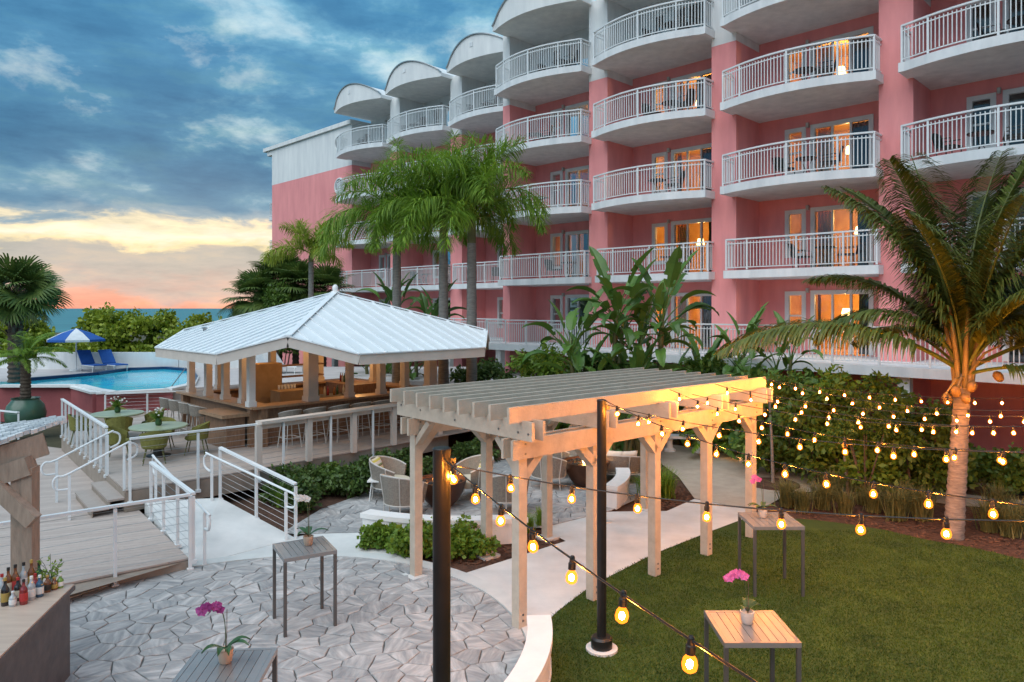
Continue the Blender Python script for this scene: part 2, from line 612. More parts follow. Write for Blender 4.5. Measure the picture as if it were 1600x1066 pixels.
M['timber'] = mat('brown_timber', (0.36, 0.28, 0.22), (0.24, 0.18, 0.14), rough=0.7, scale=5, stretch=(4, 4, 0.8), bump=0.3, bscale=20)
M['amber_panel'] = mat('amber_cabinet', (0.36, 0.25, 0.14), (0.26, 0.17, 0.09), rough=0.6)
M['trunk_grey'] = mat('palm_trunk_grey', (0.27, 0.245, 0.22), (0.16, 0.145, 0.13), rough=0.9, scale=5, stretch=(1, 1, 4), bump=0.5, bscale=20)
M['trunk_brown'] = mat('palm_trunk_brown', (0.13, 0.095, 0.07), (0.06, 0.045, 0.035), rough=0.95, scale=9, bump=0.8, bscale=20)
M['trunk_coco'] = mat('coconut_trunk', (0.36, 0.29, 0.245), (0.15, 0.12, 0.10), rough=0.9, scale=6, stretch=(1, 1, 5), bump=0.5, bscale=22)
M['frond'] = mat('palm_leaflet', (0.30, 0.44, 0.045), (0.08, 0.19, 0.022), rough=0.5, scale=2, rand='island', transl=0.4)
M['frond_dark'] = mat('coconut_leaflet', (0.17, 0.20, 0.035), (0.035, 0.07, 0.014), rough=0.45, scale=2, rand='island', transl=0.25)
M['frond_gold'] = mat('young_palm_leaflet', (0.46, 0.50, 0.06), (0.18, 0.28, 0.035), rough=0.5, scale=2, rand='island', transl=0.5)
M['fan'] = mat('fan_palm_leaf', (0.16, 0.22, 0.045), (0.045, 0.10, 0.025), rough=0.5, scale=2, rand='island', transl=0.25)
M['dead'] = mat('dead_leaf', (0.26, 0.12, 0.045), (0.14, 0.06, 0.025), rough=0.9, rand='island', transl=0.2)
M['paddle'] = mat('paddle_leaf', (0.13, 0.25, 0.045), (0.04, 0.10, 0.022), rough=0.32, scale=2.5, rand='object', transl=0.2)
M['petiole'] = mat('leaf_stalk', (0.14, 0.14, 0.05), (0.08, 0.08, 0.03), rough=0.6)
M['coco_petiole'] = mat('coconut_stalk', (0.25, 0.165, 0.05), (0.14, 0.095, 0.03), rough=0.6)
M['leaf_a'] = mat('shrub_leaf', (0.17, 0.26, 0.035), (0.03, 0.085, 0.015), rough=0.5, scale=2, rand='island', transl=0.25)
M['leaf_b'] = mat('dark_shrub_leaf', (0.11, 0.18, 0.035), (0.02, 0.055, 0.014), rough=0.5, scale=1.5, rand='island', transl=0.2)
M['leaf_c'] = mat('sea_grape_leaf', (0.40, 0.44, 0.04), (0.10, 0.19, 0.02), rough=0.5, scale=1.0, rand='island', transl=0.3)
M['leaf_bright'] = mat('bright_leaf', (0.22, 0.32, 0.03), (0.06, 0.14, 0.018), rough=0.5, scale=2, rand='island', transl=0.3)
M['grass_a'] = mat('ornamental_grass', (0.27, 0.25, 0.09), (0.07, 0.10, 0.03), rough=0.7, scale=2, rand='island', transl=0.25)
M['bark'] = mat('bark', (0.14, 0.10, 0.075), (0.08, 0.055, 0.04), rough=0.95, scale=10, bump=0.5)
M['coconut'] = mat('coconut_husk', (0.22, 0.13, 0.035), (0.13, 0.075, 0.025), rough=0.6, scale=8)


def wpart(mb, name, m, parent, smooth=False):
    """part given in world coordinates under an Empty that stands at the thing's base"""
    o = mb.build(name, m, parent, smooth)
    o.matrix_parent_inverse = parent.matrix_basis.inverted()
    return o


# ------------------------------------------------------------------ ground, sea
def struct(o):
    o['kind'] = 'structure'
    return o


struct(poly_sheet('ground', [(-400, -200), (400, -200), (400, 130), (-400, 130)], -0.08, M['soil']))
struct(poly_sheet('sea', [(-30000, 124), (30000, 124), (30000, 30000), (-30000, 30000)], -1.2, M['sea']))
# planting ground under the garden beds (bark mulch)
struct(poly_sheet('mulch_bed', [(-7.5, 3), (14, 1), (18, 9), (9, 24), (-6, 27), (-8, 15)], -0.03, M['mulch']))


def curve_pts(pts, n=6):
    """Catmull-Rom through 2-D points"""
    out = []
    P = [pts[0]] + list(pts) + [pts[-1]]
    for i in range(1, len(P) - 2):
        p0, p1, p2, p3 = P[i - 1], P[i], P[i + 1], P[i + 2]
        for k in range(n):
            t = k / n
            out.append(tuple(0.5 * ((2 * p1[a]) + (-p0[a] + p2[a]) * t + (2 * p0[a] - 5 * p1[a] + 4 * p2[a] - p3[a]) * t * t
                                    + (-p0[a] + 3 * p1[a] - 3 * p2[a] + p3[a]) * t ** 3) for a in (0, 1)))
    out.append(tuple(pts[-1][:2]))
    return out


def gp(*pix, z=0.0):
    return [tuple(G(x, y, z)[:2]) for x, y in pix]


# lawn
lawn_edge_l = curve_pts(gp((843, 1066), (842, 985), (872, 955), (922, 917), (1019, 867), (1112, 830), (1160, 812)), 6)
lawn_edge_t = curve_pts(gp((1160, 812), (1255, 811), (1370, 826), (1440, 842), (1520, 856), (1600, 875)), 5)
lawn_poly = lawn_edge_l + lawn_edge_t[1:] + [(11.0, 8.5), (9.0, 4.0), (5, 1.5), (0.6, 1.5), (0.3, 6.0)]
struct(poly_sheet('lawn', lawn_poly, 0.0, M['turf']))


def inside(pt, poly):
    x, y = pt
    c = False
    j = len(poly) - 1
    for i in range(len(poly)):
        xi, yi = poly[i]
        xj, yj = poly[j]
        if (yi > y) != (yj > y) and x < (xj - xi) * (y - yi) / (yj - yi) + xi:
            c = not c
        j = i
    return c


def blades(name, pts, h, w, m, kind='stuff', lean=0.5, parent=None):
    """single-triangle grass blades at given (x, y, z)"""
    V = []
    Fc = []
    for (x, y, z) in pts:
        a = rng.uniform(0, 6.283)
        hh = h * rng.uniform(0.6, 1.2)
        dx, dy = math.cos(a) * w, math.sin(a) * w
        lx, ly = rng.gauss(0, lean) * hh, rng.gauss(0, lean) * hh
        b = len(V)
        V += [(x - dx, y - dy, z), (x + dx, y + dy, z), (x + lx, y + ly, z + hh)]
        Fc.append((b, b + 1, b + 2))
    mb = MB()
    mb.v, mb.f = V, Fc
    o = mb.build(name, m, parent)
    if kind:
        o['kind'] = kind
    return o


pts = []
while len(pts) < 120000:
    y = 13.9 - (rng.random() ** 0.8) * 7.6
    x = rng.uniform(0.0, 10.5)
    if abs(x) / y > 0.76:
        continue
    if inside((x, y), lawn_poly):
        pts.append((x, y, 0.0))
g = blades('lawn_grass', pts, 0.028, 0.006, M['blade'], lean=0.7)
tag(g, 'short dense green turf of the lawn', 'grass', kind='stuff')

# pale concrete walk under the pergola, linking the two flagstone circles
walk_poly = gp((838, 1066), (842, 985), (872, 955), (922, 917), (1019, 867), (1112, 830), (1160, 812), (1166, 796), (1085, 780),
               (1042, 799), (955, 800), (870, 806), (846, 826), (884, 846), (765, 884), (715, 900), (640, 870), (600, 858), (545, 824), (470, 838),
               (297, 886), (297, 980), (500, 1040), (700, 1066))
struct(poly_sheet('walkway', walk_poly, 0.006, M['concrete']))
sand_poly = gp((1085, 779), (1060, 745), (1000, 700), (1010, 690), (1090, 700), (1165, 716), (1260, 735), (1370, 757), (1480, 770), (1600, 782),
               (1600, 799), (1480, 788), (1390, 776), (1290, 768), (1235, 770), (1200, 790), (1166, 796))
struct(poly_sheet('path', sand_poly, 0.004, M['sandpath']))


# flagstones -----------------------------------------------------------
def voronoi_stones(parent, conv, size, seed, z0, zt, near=None):
    r = random.Random(seed)
    xs = [p[0] for p in conv]
    ys = [p[1] for p in conv]
    seeds = []
    tries = 0
    while tries < 6000:
        tries += 1
        p = (r.uniform(min(xs) - .3, max(xs) + .3), r.uniform(min(ys) - .3, max(ys) + .3))
        if all((p[0] - q[0]) ** 2 + (p[1] - q[1]) ** 2 > (size * (0.58 + 0.5 * (math.sin(p[0] * 12.9 + p[1] * 78.2) * 43758.5 % 1)) * 0.9) ** 2 for q in seeds):
            seeds.append(p)
    n = 0
    for s in seeds:
        cell = [(s[0] - 1.2, s[1] - 1.2), (s[0] + 1.2, s[1] - 1.2), (s[0] + 1.2, s[1] + 1.2), (s[0] - 1.2, s[1] + 1.2)]
        for q in seeds:
            if q is s:
                continue
            dx, dy = q[0] - s[0], q[1] - s[1]
            if dx * dx + dy * dy > (size * 3.2) ** 2:
                continue
            mx, my = (s[0] + q[0]) / 2, (s[1] + q[1]) / 2
            cell = clip(cell, dx, dy, dx * mx + dy * my)
            if len(cell) < 3:
                break
        if len(cell) < 3:
            continue
        cell = clip_to(cell, conv)
        if len(cell) < 3 or area(cell) < 0.012:
            continue
        cell = ccw(cell)
        cx = sum(p[0] for p in cell) / len(cell)
        cy = sum(p[1] for p in cell) / len(cell)
        loc = []
        for p in cell:
            dx, dy = p[0] - cx, p[1] - cy
            L = math.hypot(dx, dy) or 1
            k = max(0.3, (L - 0.0035 - r.uniform(0, 0.006)) / L)
            loc.append((dx * k, dy * k))
        # break the long edges so that outlines are uneven
        jag = []
        for i in range(len(loc)):
            a, b = loc[i], loc[(i + 1) % len(loc)]
            jag.append(a)
            if math.hypot(a[0] - b[0], a[1] - b[1]) > 0.16:
                t = r.uniform(0.35, 0.65)
                o_ = r.uniform(-0.012, 0.001)
                mx, my = a[0] + (b[0] - a[0]) * t, a[1] + (b[1] - a[1]) * t
                L = math.hypot(mx, my) or 1
                jag.append((mx + mx / L * o_, my + my / L * o_))
        m = MB().prism(jag, z0, zt + r.uniform(-0.004, 0.004), bev=0.006)
        st = m.build('flagstone', M['flag'], parent)
        st.location = (cx, cy, 0)
        n += 1
    return n


PC, PR = (-3.40, 8.75), 3.62           # near flagstone circle
circ = [(PC[0] + PR * math.cos(a), PC[1] + PR * math.sin(a)) for a in np.linspace(0, 2 * math.pi, 56, endpoint=False)]
patio = struct(poly_sheet('patio', circ, 0.012, M['grout']))
voronoi_stones(patio, circ, 0.365, 3, 0.012, 0.026)
# concrete ring round the near circle
ring = MB()
N = 72
V = []
for i in range(N):
    a = 2 * math.pi * i / N
    for rr, zz in ((PR + 0.005, 0.0), (PR + 0.005, 0.034), (PR + 0.26, 0.034), (PR + 0.26, 0.0)):
        V.append((PC[0] + rr * math.cos(a), PC[1] + rr * math.sin(a), zz))
ring.add(V, [(4 * i + k, 4 * ((i + 1) % N) + k, 4 * ((i + 1) % N) + k + 1, 4 * i + k + 1) for i in range(N) for k in range(3)])
struct(ring.build('patio_kerb', M['band']))
# flagstone area round the fire bowls
FC = (-0.75, 16.9)
fire_poly = gp((438, 836), (545, 823), (600, 826), (700, 812), (845, 826), (955, 799), (1015, 772), (1022, 735), (985, 712), (900, 702), (745, 726), (640, 748), (575, 770), (500, 797))


def hull(P):
    P = sorted(P)
    def half(P):
        o = []
        for p in P:
            while len(o) >= 2 and (o[-1][0] - o[-2][0]) * (p[1] - o[-2][1]) - (o[-1][1] - o[-2][1]) * (p[0] - o[-2][0]) <= 0:
                o.pop()
            o.append(p)
        return o[:-1]
    return half(P) + half(P[::-1])


fire_poly = hull(fire_poly)
fire_patio = struct(poly_sheet('fire_patio', fire_poly, 0.010, M['grout']))
voronoi_stones(fire_patio, fire_poly, 0.46, 5, 0.010, 0.022)


def arc_wall(name, label, c, r0, r1, a0, a1, h, m, cap=0.03, n=20):
    """low curved garden wall with a slightly wider coping"""
    t = thing(name, label, 'low wall', (c[0] + (r0 + r1) / 2 * math.cos((a0 + a1) / 2), c[1] + (r0 + r1) / 2 * math.sin((a0 + a1) / 2), 0))
    def arc(ra, rb, z0, z1, e):
        V = []
        Fc = []
        for i in range(n + 1):
            a = a0 - e + (a1 - a0 + 2 * e) * i / n
            for rr, zz in ((ra, z0), (rb, z0), (rb, z1), (ra, z1)):
                V.append((c[0] + rr * math.cos(a), c[1] + rr * math.sin(a), zz))
        for i in range(n):
            for k in range(4):
                Fc.append((4 * i + k, 4 * i + (k + 1) % 4, 4 * i + 4 + (k + 1) % 4, 4 * i + 4 + k))
        Fc += [(3, 2, 1, 0), (4 * n, 4 * n + 1, 4 * n + 2, 4 * n + 3)]
        return MB().add(V, Fc)
    wpart(arc(r0, r1, 0, h - 0.09, 0), 'wall_body', m, t)
    wpart(arc(r0 - cap, r1 + cap, h - 0.088, h, cap / r0), 'coping', M['white_paint'], t)
    return t


arc_wall('garden_wall', 'curved white low wall end beside the lawn in front of the pergola', PC, 3.62, 3.86, R(-38), R(3), 0.46, M['white_stucco'])
arc_wall('garden_wall', 'curved white low wall behind the green shrubs by the fire bowls', (-0.9, 17.2), 3.95, 4.2, R(243), R(286), 0.46, M['white_stucco'])
arc_wall('garden_wall', 'short curved pale wall beside the woven lounge under the pergola', (-0.9, 17.2), 3.40, 3.66, R(-31), R(-2), 0.5, M['white_stucco'])

# ------------------------------------------------------------------ hotel
HO = Vector((7.9, 25.26, 0))
HS = Vector((math.sqrt(.5), -math.sqrt(.5), 0))     # along the facade, towards the right and the viewer
HN = Vector((-math.sqrt(.5), -math.sqrt(.5), 0))    # out of the facade
PITCH, OPEN, DEEP = 5.66, 4.7, 1.75
FLOOR = {0: 0.0, 1: 2.71, 2: 5.61, 3: 8.51, 4: 11.41, 5: 14.31}
HO2 = HO - HS * 0.2 - HN * 2.16
WHITE_Z = 13.75
RAIL_H = 1.07

hotel = thing('hotel_building', 'pink and white five storey hotel with curved balconies', 'building', HO)


def W(s, n, z, o=HO):
    p = o + HS * s + HN * n
    return (p.x, p.y, z)


def sbox(mb, s0, s1, n0, n1, z0, z1, o=HO):
    c = W((s0 + s1) / 2, (n0 + n1) / 2, (z0 + z1) / 2, o)
    return mb.box(c, (s1 - s0, n1 - n0, z1 - z0), rz=-math.pi / 4)


bal_mesh = MB().box((0, 0, 0), (0.024, 0.024, 0.86), rz=math.pi / 4).mesh('baluster', M['rail'])
many_bal = MB()
NAMED_BAL = 0


def edge(s, bulge, n0, n1):
    return n0 + (n1 - n0) * s / OPEN + bulge * (1 - (2 * s / OPEN - 1) ** 2)


def balcony(s0, k, o, bulge, n0, n1, named, deep=DEEP):
    """slab and railing of one balcony; s0 = left corner of the bay"""
    global NAMED_BAL
    z = FLOOR[k]
    outer = [(-0.16, 0.004), (-0.16, n0)]
    outer += [(s, edge(s, bulge, n0, n1) + 0.0) for s in np.linspace(0.0, OPEN, 15)]
    outer += [(OPEN + 0.14, n1), (OPEN + 0.14, 0.004)]
    poly = [(0.003, -deep - 0.05)] + [(0.003, 0.004)] + outer + [(OPEN - 0.003, 0.004), (OPEN - 0.003, -deep - 0.05)]
    pl = [W(s0 + a, b, 0, o)[:2] for a, b in poly]
    m = MB()
    Vn = len(pl)
    V = [(p[0], p[1], z - 0.27) for p in pl] + [(p[0], p[1], z) for p in pl]
    m.add(V, [tuple(range(Vn - 1, -1, -1)), tuple(range(Vn, 2 * Vn))] + [(i, (i + 1) % Vn, Vn + (i + 1) % Vn, Vn + i) for i in range(Vn)])
    wpart(m, 'balcony_slab', M['slab'], hotel)
    # railing path
    ins = 0.07
    path = [(-0.08, 0.02)] + [(-0.08 + (OPEN + 0.15) * t, edge(min(max(-0.08 + (OPEN + 0.15) * t, 0), OPEN), bulge, n0, n1) - ins) for t in np.linspace(0, 1, 15)] + [(OPEN + 0.07, 0.02)]
    P = [Vector(W(s0 + a, b, 0, o)) for a, b in path]
    top = MB()
    for a, b in zip(P[:-1], P[1:]):
        a2, b2 = a.copy(), b.copy()
        a2.z = b2.z = z + RAIL_H
        top.bar(a2, b2, 0.07, 0.05)
    rail = wpart(top, 'balcony_railing', M['rail'], hotel)
    for zz in (z + 0.10, z + RAIL_H - 0.15):
        low = MB()
        for a, b in zip(P[:-1], P[1:]):
            a2, b2 = a.copy(), b.copy()
            a2.z = b2.z = zz
            low.bar(a2, b2, 0.03, 0.03)
        low.build('rail_bar', M['rail'], rail)
    # posts and balusters by arc length
    L = [0.0]
    for a, b in zip(P[:-1], P[1:]):
        L.append(L[-1] + (b - a).length)

    def at(d):
        for i in range(len(P) - 1):
            if d <= L[i + 1]:
                return P[i].lerp(P[i + 1], (d - L[i]) / max(1e-6, L[i + 1] - L[i]))
        return P[-1].copy()
    d0 = L[1]
    d1 = L[-2]
    npost = 5
    pd = [d0 + (d1 - d0) * t for t in (0.0, 0.155, 0.5, 0.8, 1.0)]
    for d in pd:
        p = at(d)
        MB().box((p.x, p.y, z + 0.54), (0.055, 0.055, 1.04), rz=math.pi / 4).build('rail_post', M['rail'], rail)
    d = 0.06
    while d < L[-1] - 0.03:
        p = at(d)
        if all(abs(d - q) > 0.05 for q in pd):
            if named and NAMED_BAL < 300:
                ob = link('baluster', bal_mesh, rail, (p.x, p.y, z + 0.56))
                NAMED_BAL += 1
            else:
                many_bal.box((p.x, p.y, z + 0.56), (0.024, 0.024, 0.86), rz=math.pi / 4)
        d += 0.112


def canopy(s0, o, bulge, n0, n1):
    """barrel-vaulted white canopy over a top balcony"""
    zb = FLOOR[5] + 2.62
    S = np.linspace(-0.16, OPEN + 0.14, 25)
    fr = [(s, edge(min(max(s, 0), OPEN), bulge, n0, n1) + 0.10) for s in S]
    def h(s):
        t = (s + 0.16) / (OPEN + 0.30)
        return 0.20 + 0.98 * math.sin(math.pi * t) ** 0.8
    V = []
    for s, n in fr:
        V.append(W(s0 + s, n, zb, o))
    for s, n in fr:
        V.append(W(s0 + s, n, zb + h(s), o))
    for s, n in fr:
        V.append(W(s0 + s, -4.2, zb + h(s), o))
    for s, n in fr:
        V.append(W(s0 + s, -4.2, zb, o))
    n = len(fr)
    Fc = []
    for r_ in range(4):
        a, b = r_ * n, ((r_ + 1) % 4) * n
        for i in range(n - 1):
            Fc.append((a + i, a + i + 1, b + i + 1, b + i))
    Fc += [(0, n, 2 * n, 3 * n), (n - 1, 4 * n - 1, 3 * n - 1, 2 * n - 1)]
    cp = wpart(MB().add(V, Fc), 'roof_canopy', M['white_stucco'], hotel)
    # metal drip edge along the arch
    dr = MB()
    pts_ = [Vector(W(s0 + s, nn + 0.02, zb + h(s) + 0.02, o)) for s, nn in fr]
    for a, b in zip(pts_[:-1], pts_[1:]):
        dr.bar(a, b, 0.10, 0.05)
    dr.build('drip_edge', M['cable'], cp)
    v = MB()
    mid = Vector(W(s0 + OPEN * 0.5, edge(OPEN / 2, bulge, n0, n1) + 0.105, zb + 0.72, o))
    v.box(mid, (0.22, 0.03, 0.22), rz=-math.pi / 4)
    v.build('vent_plate', M['slab'], cp)


lit = {(0, 4): 1.0, (0, 3): 0.8, (0, 2): 0.9, (0, 1): 1.2, (1, 4): 0.8, (1, 3): 1.0, (1, 2): 0.8, (1, 1): 1.2, (2, 4): 0.5, (2, 3): 0.5, (2, 2): 0.4, (3, 1): 0.5, (4, 2): 0.4}
WIN = (1.10, 1.62, 0.62, 2.08)
DOOR = (2.02, 3.86, 0.03, 2.10)


def facade_wall(s0, k, o, key):
    z = FLOOR[k]
    z1 = FLOOR[k + 1] - 0.27 if k < 5 else z + 2.62
    wm = M['white_stucco'] if k == 5 else M['pink']
    n0, n1 = -DEEP - 0.16, -DEEP
    b = MB()
    sbox(b, s0, s0 + WIN[0], n0, n1, z, z1, o)
    sbox(b, s0 + WIN[0], s0 + WIN[1], n0, n1, z, z + WIN[2], o)
    sbox(b, s0 + WIN[0], s0 + WIN[1], n0, n1, z + WIN[3], z1, o)
    sbox(b, s0 + WIN[1], s0 + DOOR[0], n0, n1, z, z1, o)
    sbox(b, s0 + DOOR[0], s0 + DOOR[1], n0, n1, z + DOOR[3], z1, o)
    sbox(b, s0 + DOOR[1], s0 + OPEN, n0, n1, z, z1, o)
    wpart(b, 'recessed_wall', wm, hotel)
    for nm, (a0, a1, b0, b1), cuts in (('window', WIN, 1), ('sliding_door', DOOR, 3)):
        fr = MB()
        w = 0.12
        n2 = n1 + 0.03
        sbox(fr, s0 + a0 - w, s0 + a0 + 0.03, n0 + 0.05, n2, z + b0 - (w if nm == 'window' else 0), z + b1 + w, o)
        sbox(fr, s0 + a1 - 0.03, s0 + a1 + w, n0 + 0.05, n2, z + b0 - (w if nm == 'window' else 0), z + b1 + w, o)
        sbox(fr, s0 + a0 + 0.03, s0 + a1 - 0.03, n0 + 0.05, n2 - 0.003, z + b1 - 0.03, z + b1 + w, o)
        if nm == 'window':
            sbox(fr, s0 + a0 + 0.03, s0 + a1 - 0.03, n0 + 0.05, n2 - 0.003, z + b0 - w, z + b0 + 0.03, o)
            sbox(fr, s0 + a0 + 0.03, s0 + a1 - 0.03, n0 + 0.07, n2 - 0.06, z + 1.30, z + 1.36, o)
        for c in range(1, cuts):
            sm = a0 + (a1 - a0) * c / cuts
            sbox(fr, s0 + sm - 0.035, s0 + sm + 0.035, n0 + 0.06, n2 - 0.04, z + b0, z + b1 - 0.031, o)
        fo = wpart(fr, nm, M['frame'], hotel)
        for c in range(cuts):
            g0 = a0 + (a1 - a0) * c / cuts
            g1 = a0 + (a1 - a0) * (c + 1) / cuts
            pn = MB()
            pn.add([W(s0 + g0, n0 + 0.09, z + b0, o), W(s0 + g1, n0 + 0.09, z + b0, o), W(s0 + g1, n0 + 0.09, z + b1, o), W(s0 + g0, n0 + 0.09, z + b1, o)], [(3, 2, 1, 0)])
            pn.build('pane', M['glass'], fo)
    e = lit.get(key, 0)
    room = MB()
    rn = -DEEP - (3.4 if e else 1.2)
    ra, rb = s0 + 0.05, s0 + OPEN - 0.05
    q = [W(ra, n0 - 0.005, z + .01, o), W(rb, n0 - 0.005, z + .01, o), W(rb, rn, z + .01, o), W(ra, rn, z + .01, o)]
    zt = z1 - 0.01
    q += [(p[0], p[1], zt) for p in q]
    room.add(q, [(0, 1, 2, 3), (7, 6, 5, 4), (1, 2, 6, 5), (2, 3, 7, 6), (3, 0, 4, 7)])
    ro = wpart(room, 'room_interior', M['room_wall'] if e else M['dark_room'], hotel)  # unlit rooms get their shade as near-black wall colour
    if e:
        r = random.Random(k * 31 + key[0] * 7)
        for sc0, sc1 in ((DOOR[0] + 0.02, DOOR[0] + r.uniform(0.12, 0.6)), (DOOR[1] - r.uniform(0.35, 1.15), DOOR[1] - 0.03)):
            cu = MB()
            nn = 10
            V = []
            for i in range(nn + 1):
                s = sc0 + (sc1 - sc0) * i / nn
                V += [W(s0 + s, n0 - 0.12 - 0.03 * (i % 2), z + .03, o), W(s0 + s, n0 - 0.12 - 0.03 * (i % 2), z + b1, o)]
            cu.add(V, [(2 * i, 2 * i + 2, 2 * i + 3, 2 * i + 1) for i in range(nn)])
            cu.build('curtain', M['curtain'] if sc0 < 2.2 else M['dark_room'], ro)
        lp = Vector(W(s0 + 2.55 + r.uniform(-.3, .5), n0 - 1.3, z + 1.45, o))
        MB().lathe([(0.10, -0.12), (0.17, -0.12), (0.11, 0.14), (0.10, 0.14)], 12, lp).build('table_lamp', M['lampglow'], ro)
        ld = bpy.data.lights.new('room_lamp', 'POINT')
        ld.energy = 95 * e
        ld.color = (1.0, 0.53, 0.16)
        ld.shadow_soft_size = 0.12
        lo = bpy.data.objects.new('room_lamp', ld)
        col.objects.link(lo)
        lo.parent = ro
        lo.location = lp + Vector((0, 0, 0.45))
    # wall lamp between window and door
    wl = MB()
    c = W(s0 + 1.82, n1 + 0.07, z + 2.22, o)
    wl.box(c, (0.09, 0.12, 0.16), rz=-math.pi / 4)
    wpart(wl, 'wall_lamp', M['wicker_frame'], hotel)


def pilaster(s0, s1, o, n_back=-4.2, ztop=None):
    b = MB()
    sbox(b, s0, s1, n_back, 0, -0.05, WHITE_Z, o)
    wpart(b, 'pilaster', M['pink'], hotel)
    b = MB()
    sbox(b, s0 - 0.002, s1 + 0.002, n_back, 0.004, WHITE_Z, ztop or (FLOOR[5] + 2.75), o)
    wpart(b, 'pilaster_top', M['white_stucco'], hotel)


BAYS = [(-1, HO), (0, HO), (1, HO), (2, HO), (3, HO2), (4, HO2), (5, HO2)]
ordinal = {-1: 'rightmost', 0: 'second', 1: 'third', 2: 'fourth', 3: 'fifth', 4: 'sixth', 5: 'seventh'}
for j, o in BAYS:
    s0 = -PITCH * j
    for k in (1, 2, 3, 4, 5):
        facade_wall(s0, k, o, (j, k))
        if k == 1:
            continue
        if k == 2:
            balcony(s0, k, o, 0.0, 0.62, 0.45, j in (0, 1))
        else:
            balcony(s0, k, o, 0.55, 0.85, 0.68, (j == 0 and k in (3, 4)) or (j == 1 and k in (3, 4)) or (j == -1 and k == 4))
    canopy(s0, o, 0.55, 0.85, 0.68)
    b = MB()
    sbox(b, s0 + 0.003, s0 + OPEN - 0.003, -4.2, -DEEP - 0.2, FLOOR[5] + 2.60, FLOOR[5] + 3.0, o)
    wpart(b, 'roof_slab', M['white_stucco'], hotel)
    b = MB()
    sbox(b, s0 + 0.003, s0 + OPEN - 0.003, -DEEP - 0.3, -DEEP, -0.05, FLOOR[1], o)
    wpart(b, 'ground_floor_wall', M['pink'], hotel)
    pilaster(s0 + OPEN, s0 + PITCH, o)
# left cheek of the front block and of the rear block
pilaster(-PITCH * 2 - 0.45, -PITCH * 2, HO, n_back=-6)
# first-floor terraces with straight railings
for (sa, sb, nn, o) in ((-PITCH * 1 - 0.3, PITCH * 2, 2.3, HO), (-PITCH * 2 - 0.4, -PITCH * 1 - 0.4, 1.2, HO), (-PITCH * 5 - 0.2, -PITCH * 2 + 0.2, 1.6, HO2)):
    z = FLOOR[1]
    b = MB()
    sbox(b, sa, sb, -DEEP + 0.003, nn, z - 0.27, z - 0.002, o)
    wpart(b, 'terrace_slab', M['slab'], hotel)
    r_ = MB()
    for zz, w in ((z + RAIL_H, 0.06), (z + 0.1, 0.035), (z + RAIL_H - 0.15, 0.03)):
        r_.bar(W(sa, nn - 0.08, zz, o), W(sb, nn - 0.08, zz, o), w, w * 0.8)
        r_.bar(W(sa + .03, nn - 0.08, zz, o), W(sa + .03, 0.02, zz, o), w, w * 0.8)
    rl = wpart(r_, 'terrace_railing', M['rail'], hotel)
    s = sa
    i = 0
    while s < sb:
        p = W(s, nn - 0.08, z + 0.54, o)
        if i % 11 == 0:
            MB().box(p, (0.055, 0.055, 1.04), rz=math.pi / 4).build('rail_post', M['rail'], rl)
        else:
            many_bal.box((p[0], p[1], z + 0.56), (0.024, 0.024, 0.86), rz=math.pi / 4)
        s += 0.115
        i += 1
    s = sa + 0.5
    while s < sb:
        b = MB()
        sbox(b, s, s + 0.3, nn - 0.5, nn - 0.2, -0.05, z - 0.27, o)
        wpart(b, 'terrace_pier', M['white_stucco'], hotel)
        s += PITCH
bo = wpart(many_bal, 'baluster_rows', M['rail'], hotel)
bo['kind'] = 'stuff'
# flat end wall towards the sea
e0, e1 = -PITCH * 5 - 11.2, -PITCH * 5 - 0.02
b = MB()
sbox(b, e0, e1, -9, -0.30, -0.05, WHITE_Z, HO2)
wpart(b, 'end_wall', M['pink'], hotel)
b = MB()
sbox(b, e0 - 0.01, e1, -9.01, -0.297, WHITE_Z, 16.45, HO2)
wpart(b, 'end_wall_top', M['white_stucco'], hotel)
b = MB()
sbox(b, e0 - 1.2, e1 + 0.05, -9.2, -0.15, 16.45, 16.72, HO2)
sbox(b, e0 - 0.8, e0 - 0.012, -9.1, -0.3, 16.1, 16.447, HO2)
wpart(b, 'eave', M['white_stucco'], hotel)
for k in (2, 3, 4):
    z = FLOOR[k]
    b = MB()
    sbox(b, e0 - 1.1, e0 - 0.012, -3.0, -0.6, z - 0.27, z, HO2)
    wpart(b, 'sea_balcony_slab', M['slab'], hotel)
    b = MB()
    for zz in (z + 0.1, z + RAIL_H):
        b.bar(W(e0 - 1.05, -0.64, zz, HO2), W(e0 - .02, -0.64, zz, HO2), 0.06, 0.05)
        b.bar(W(e0 - 1.05, -0.64, zz, HO2), W(e0 - 1.05, -3.0, zz, HO2), 0.06, 0.05)
    for s in np.arange(e0 - 1.05, e0 - 0.05, 0.115):
        b.box(W(s, -0.64, z + 0.55, HO2), (0.024, 0.024, 0.9), rz=math.pi / 4)
    wpart(b, 'sea_balcony_railing', M['rail'], hotel)
for z in (FLOOR[5] + 1.1, FLOOR[4] + 1.1, FLOOR[3] + 1.1):
    c = Vector(W(e1 - 1.5, -0.30, z, HO2))
    b = MB()
    ax = HN
    pts_ = [c + HN * 0.03 + (HS * math.cos(a) + Vector((0, 0, 1)) * math.sin(a)) * 0.52 for a in np.linspace(0, 2 * math.pi, 25)]
    b.tube(pts_, 0.07, 6, cap=False)
    fo = wpart(b, 'round_window', M['frame'], hotel)
    b = MB()
    b.add([c + HN * 0.02 + (HS * math.cos(a) + Vector((0, 0, 1)) * math.sin(a)) * 0.5 for a in np.linspace(0, 2 * math.pi, 24, endpoint=False)], [tuple(range(24))])
    b.build('pane', M['dark_room'], fo)


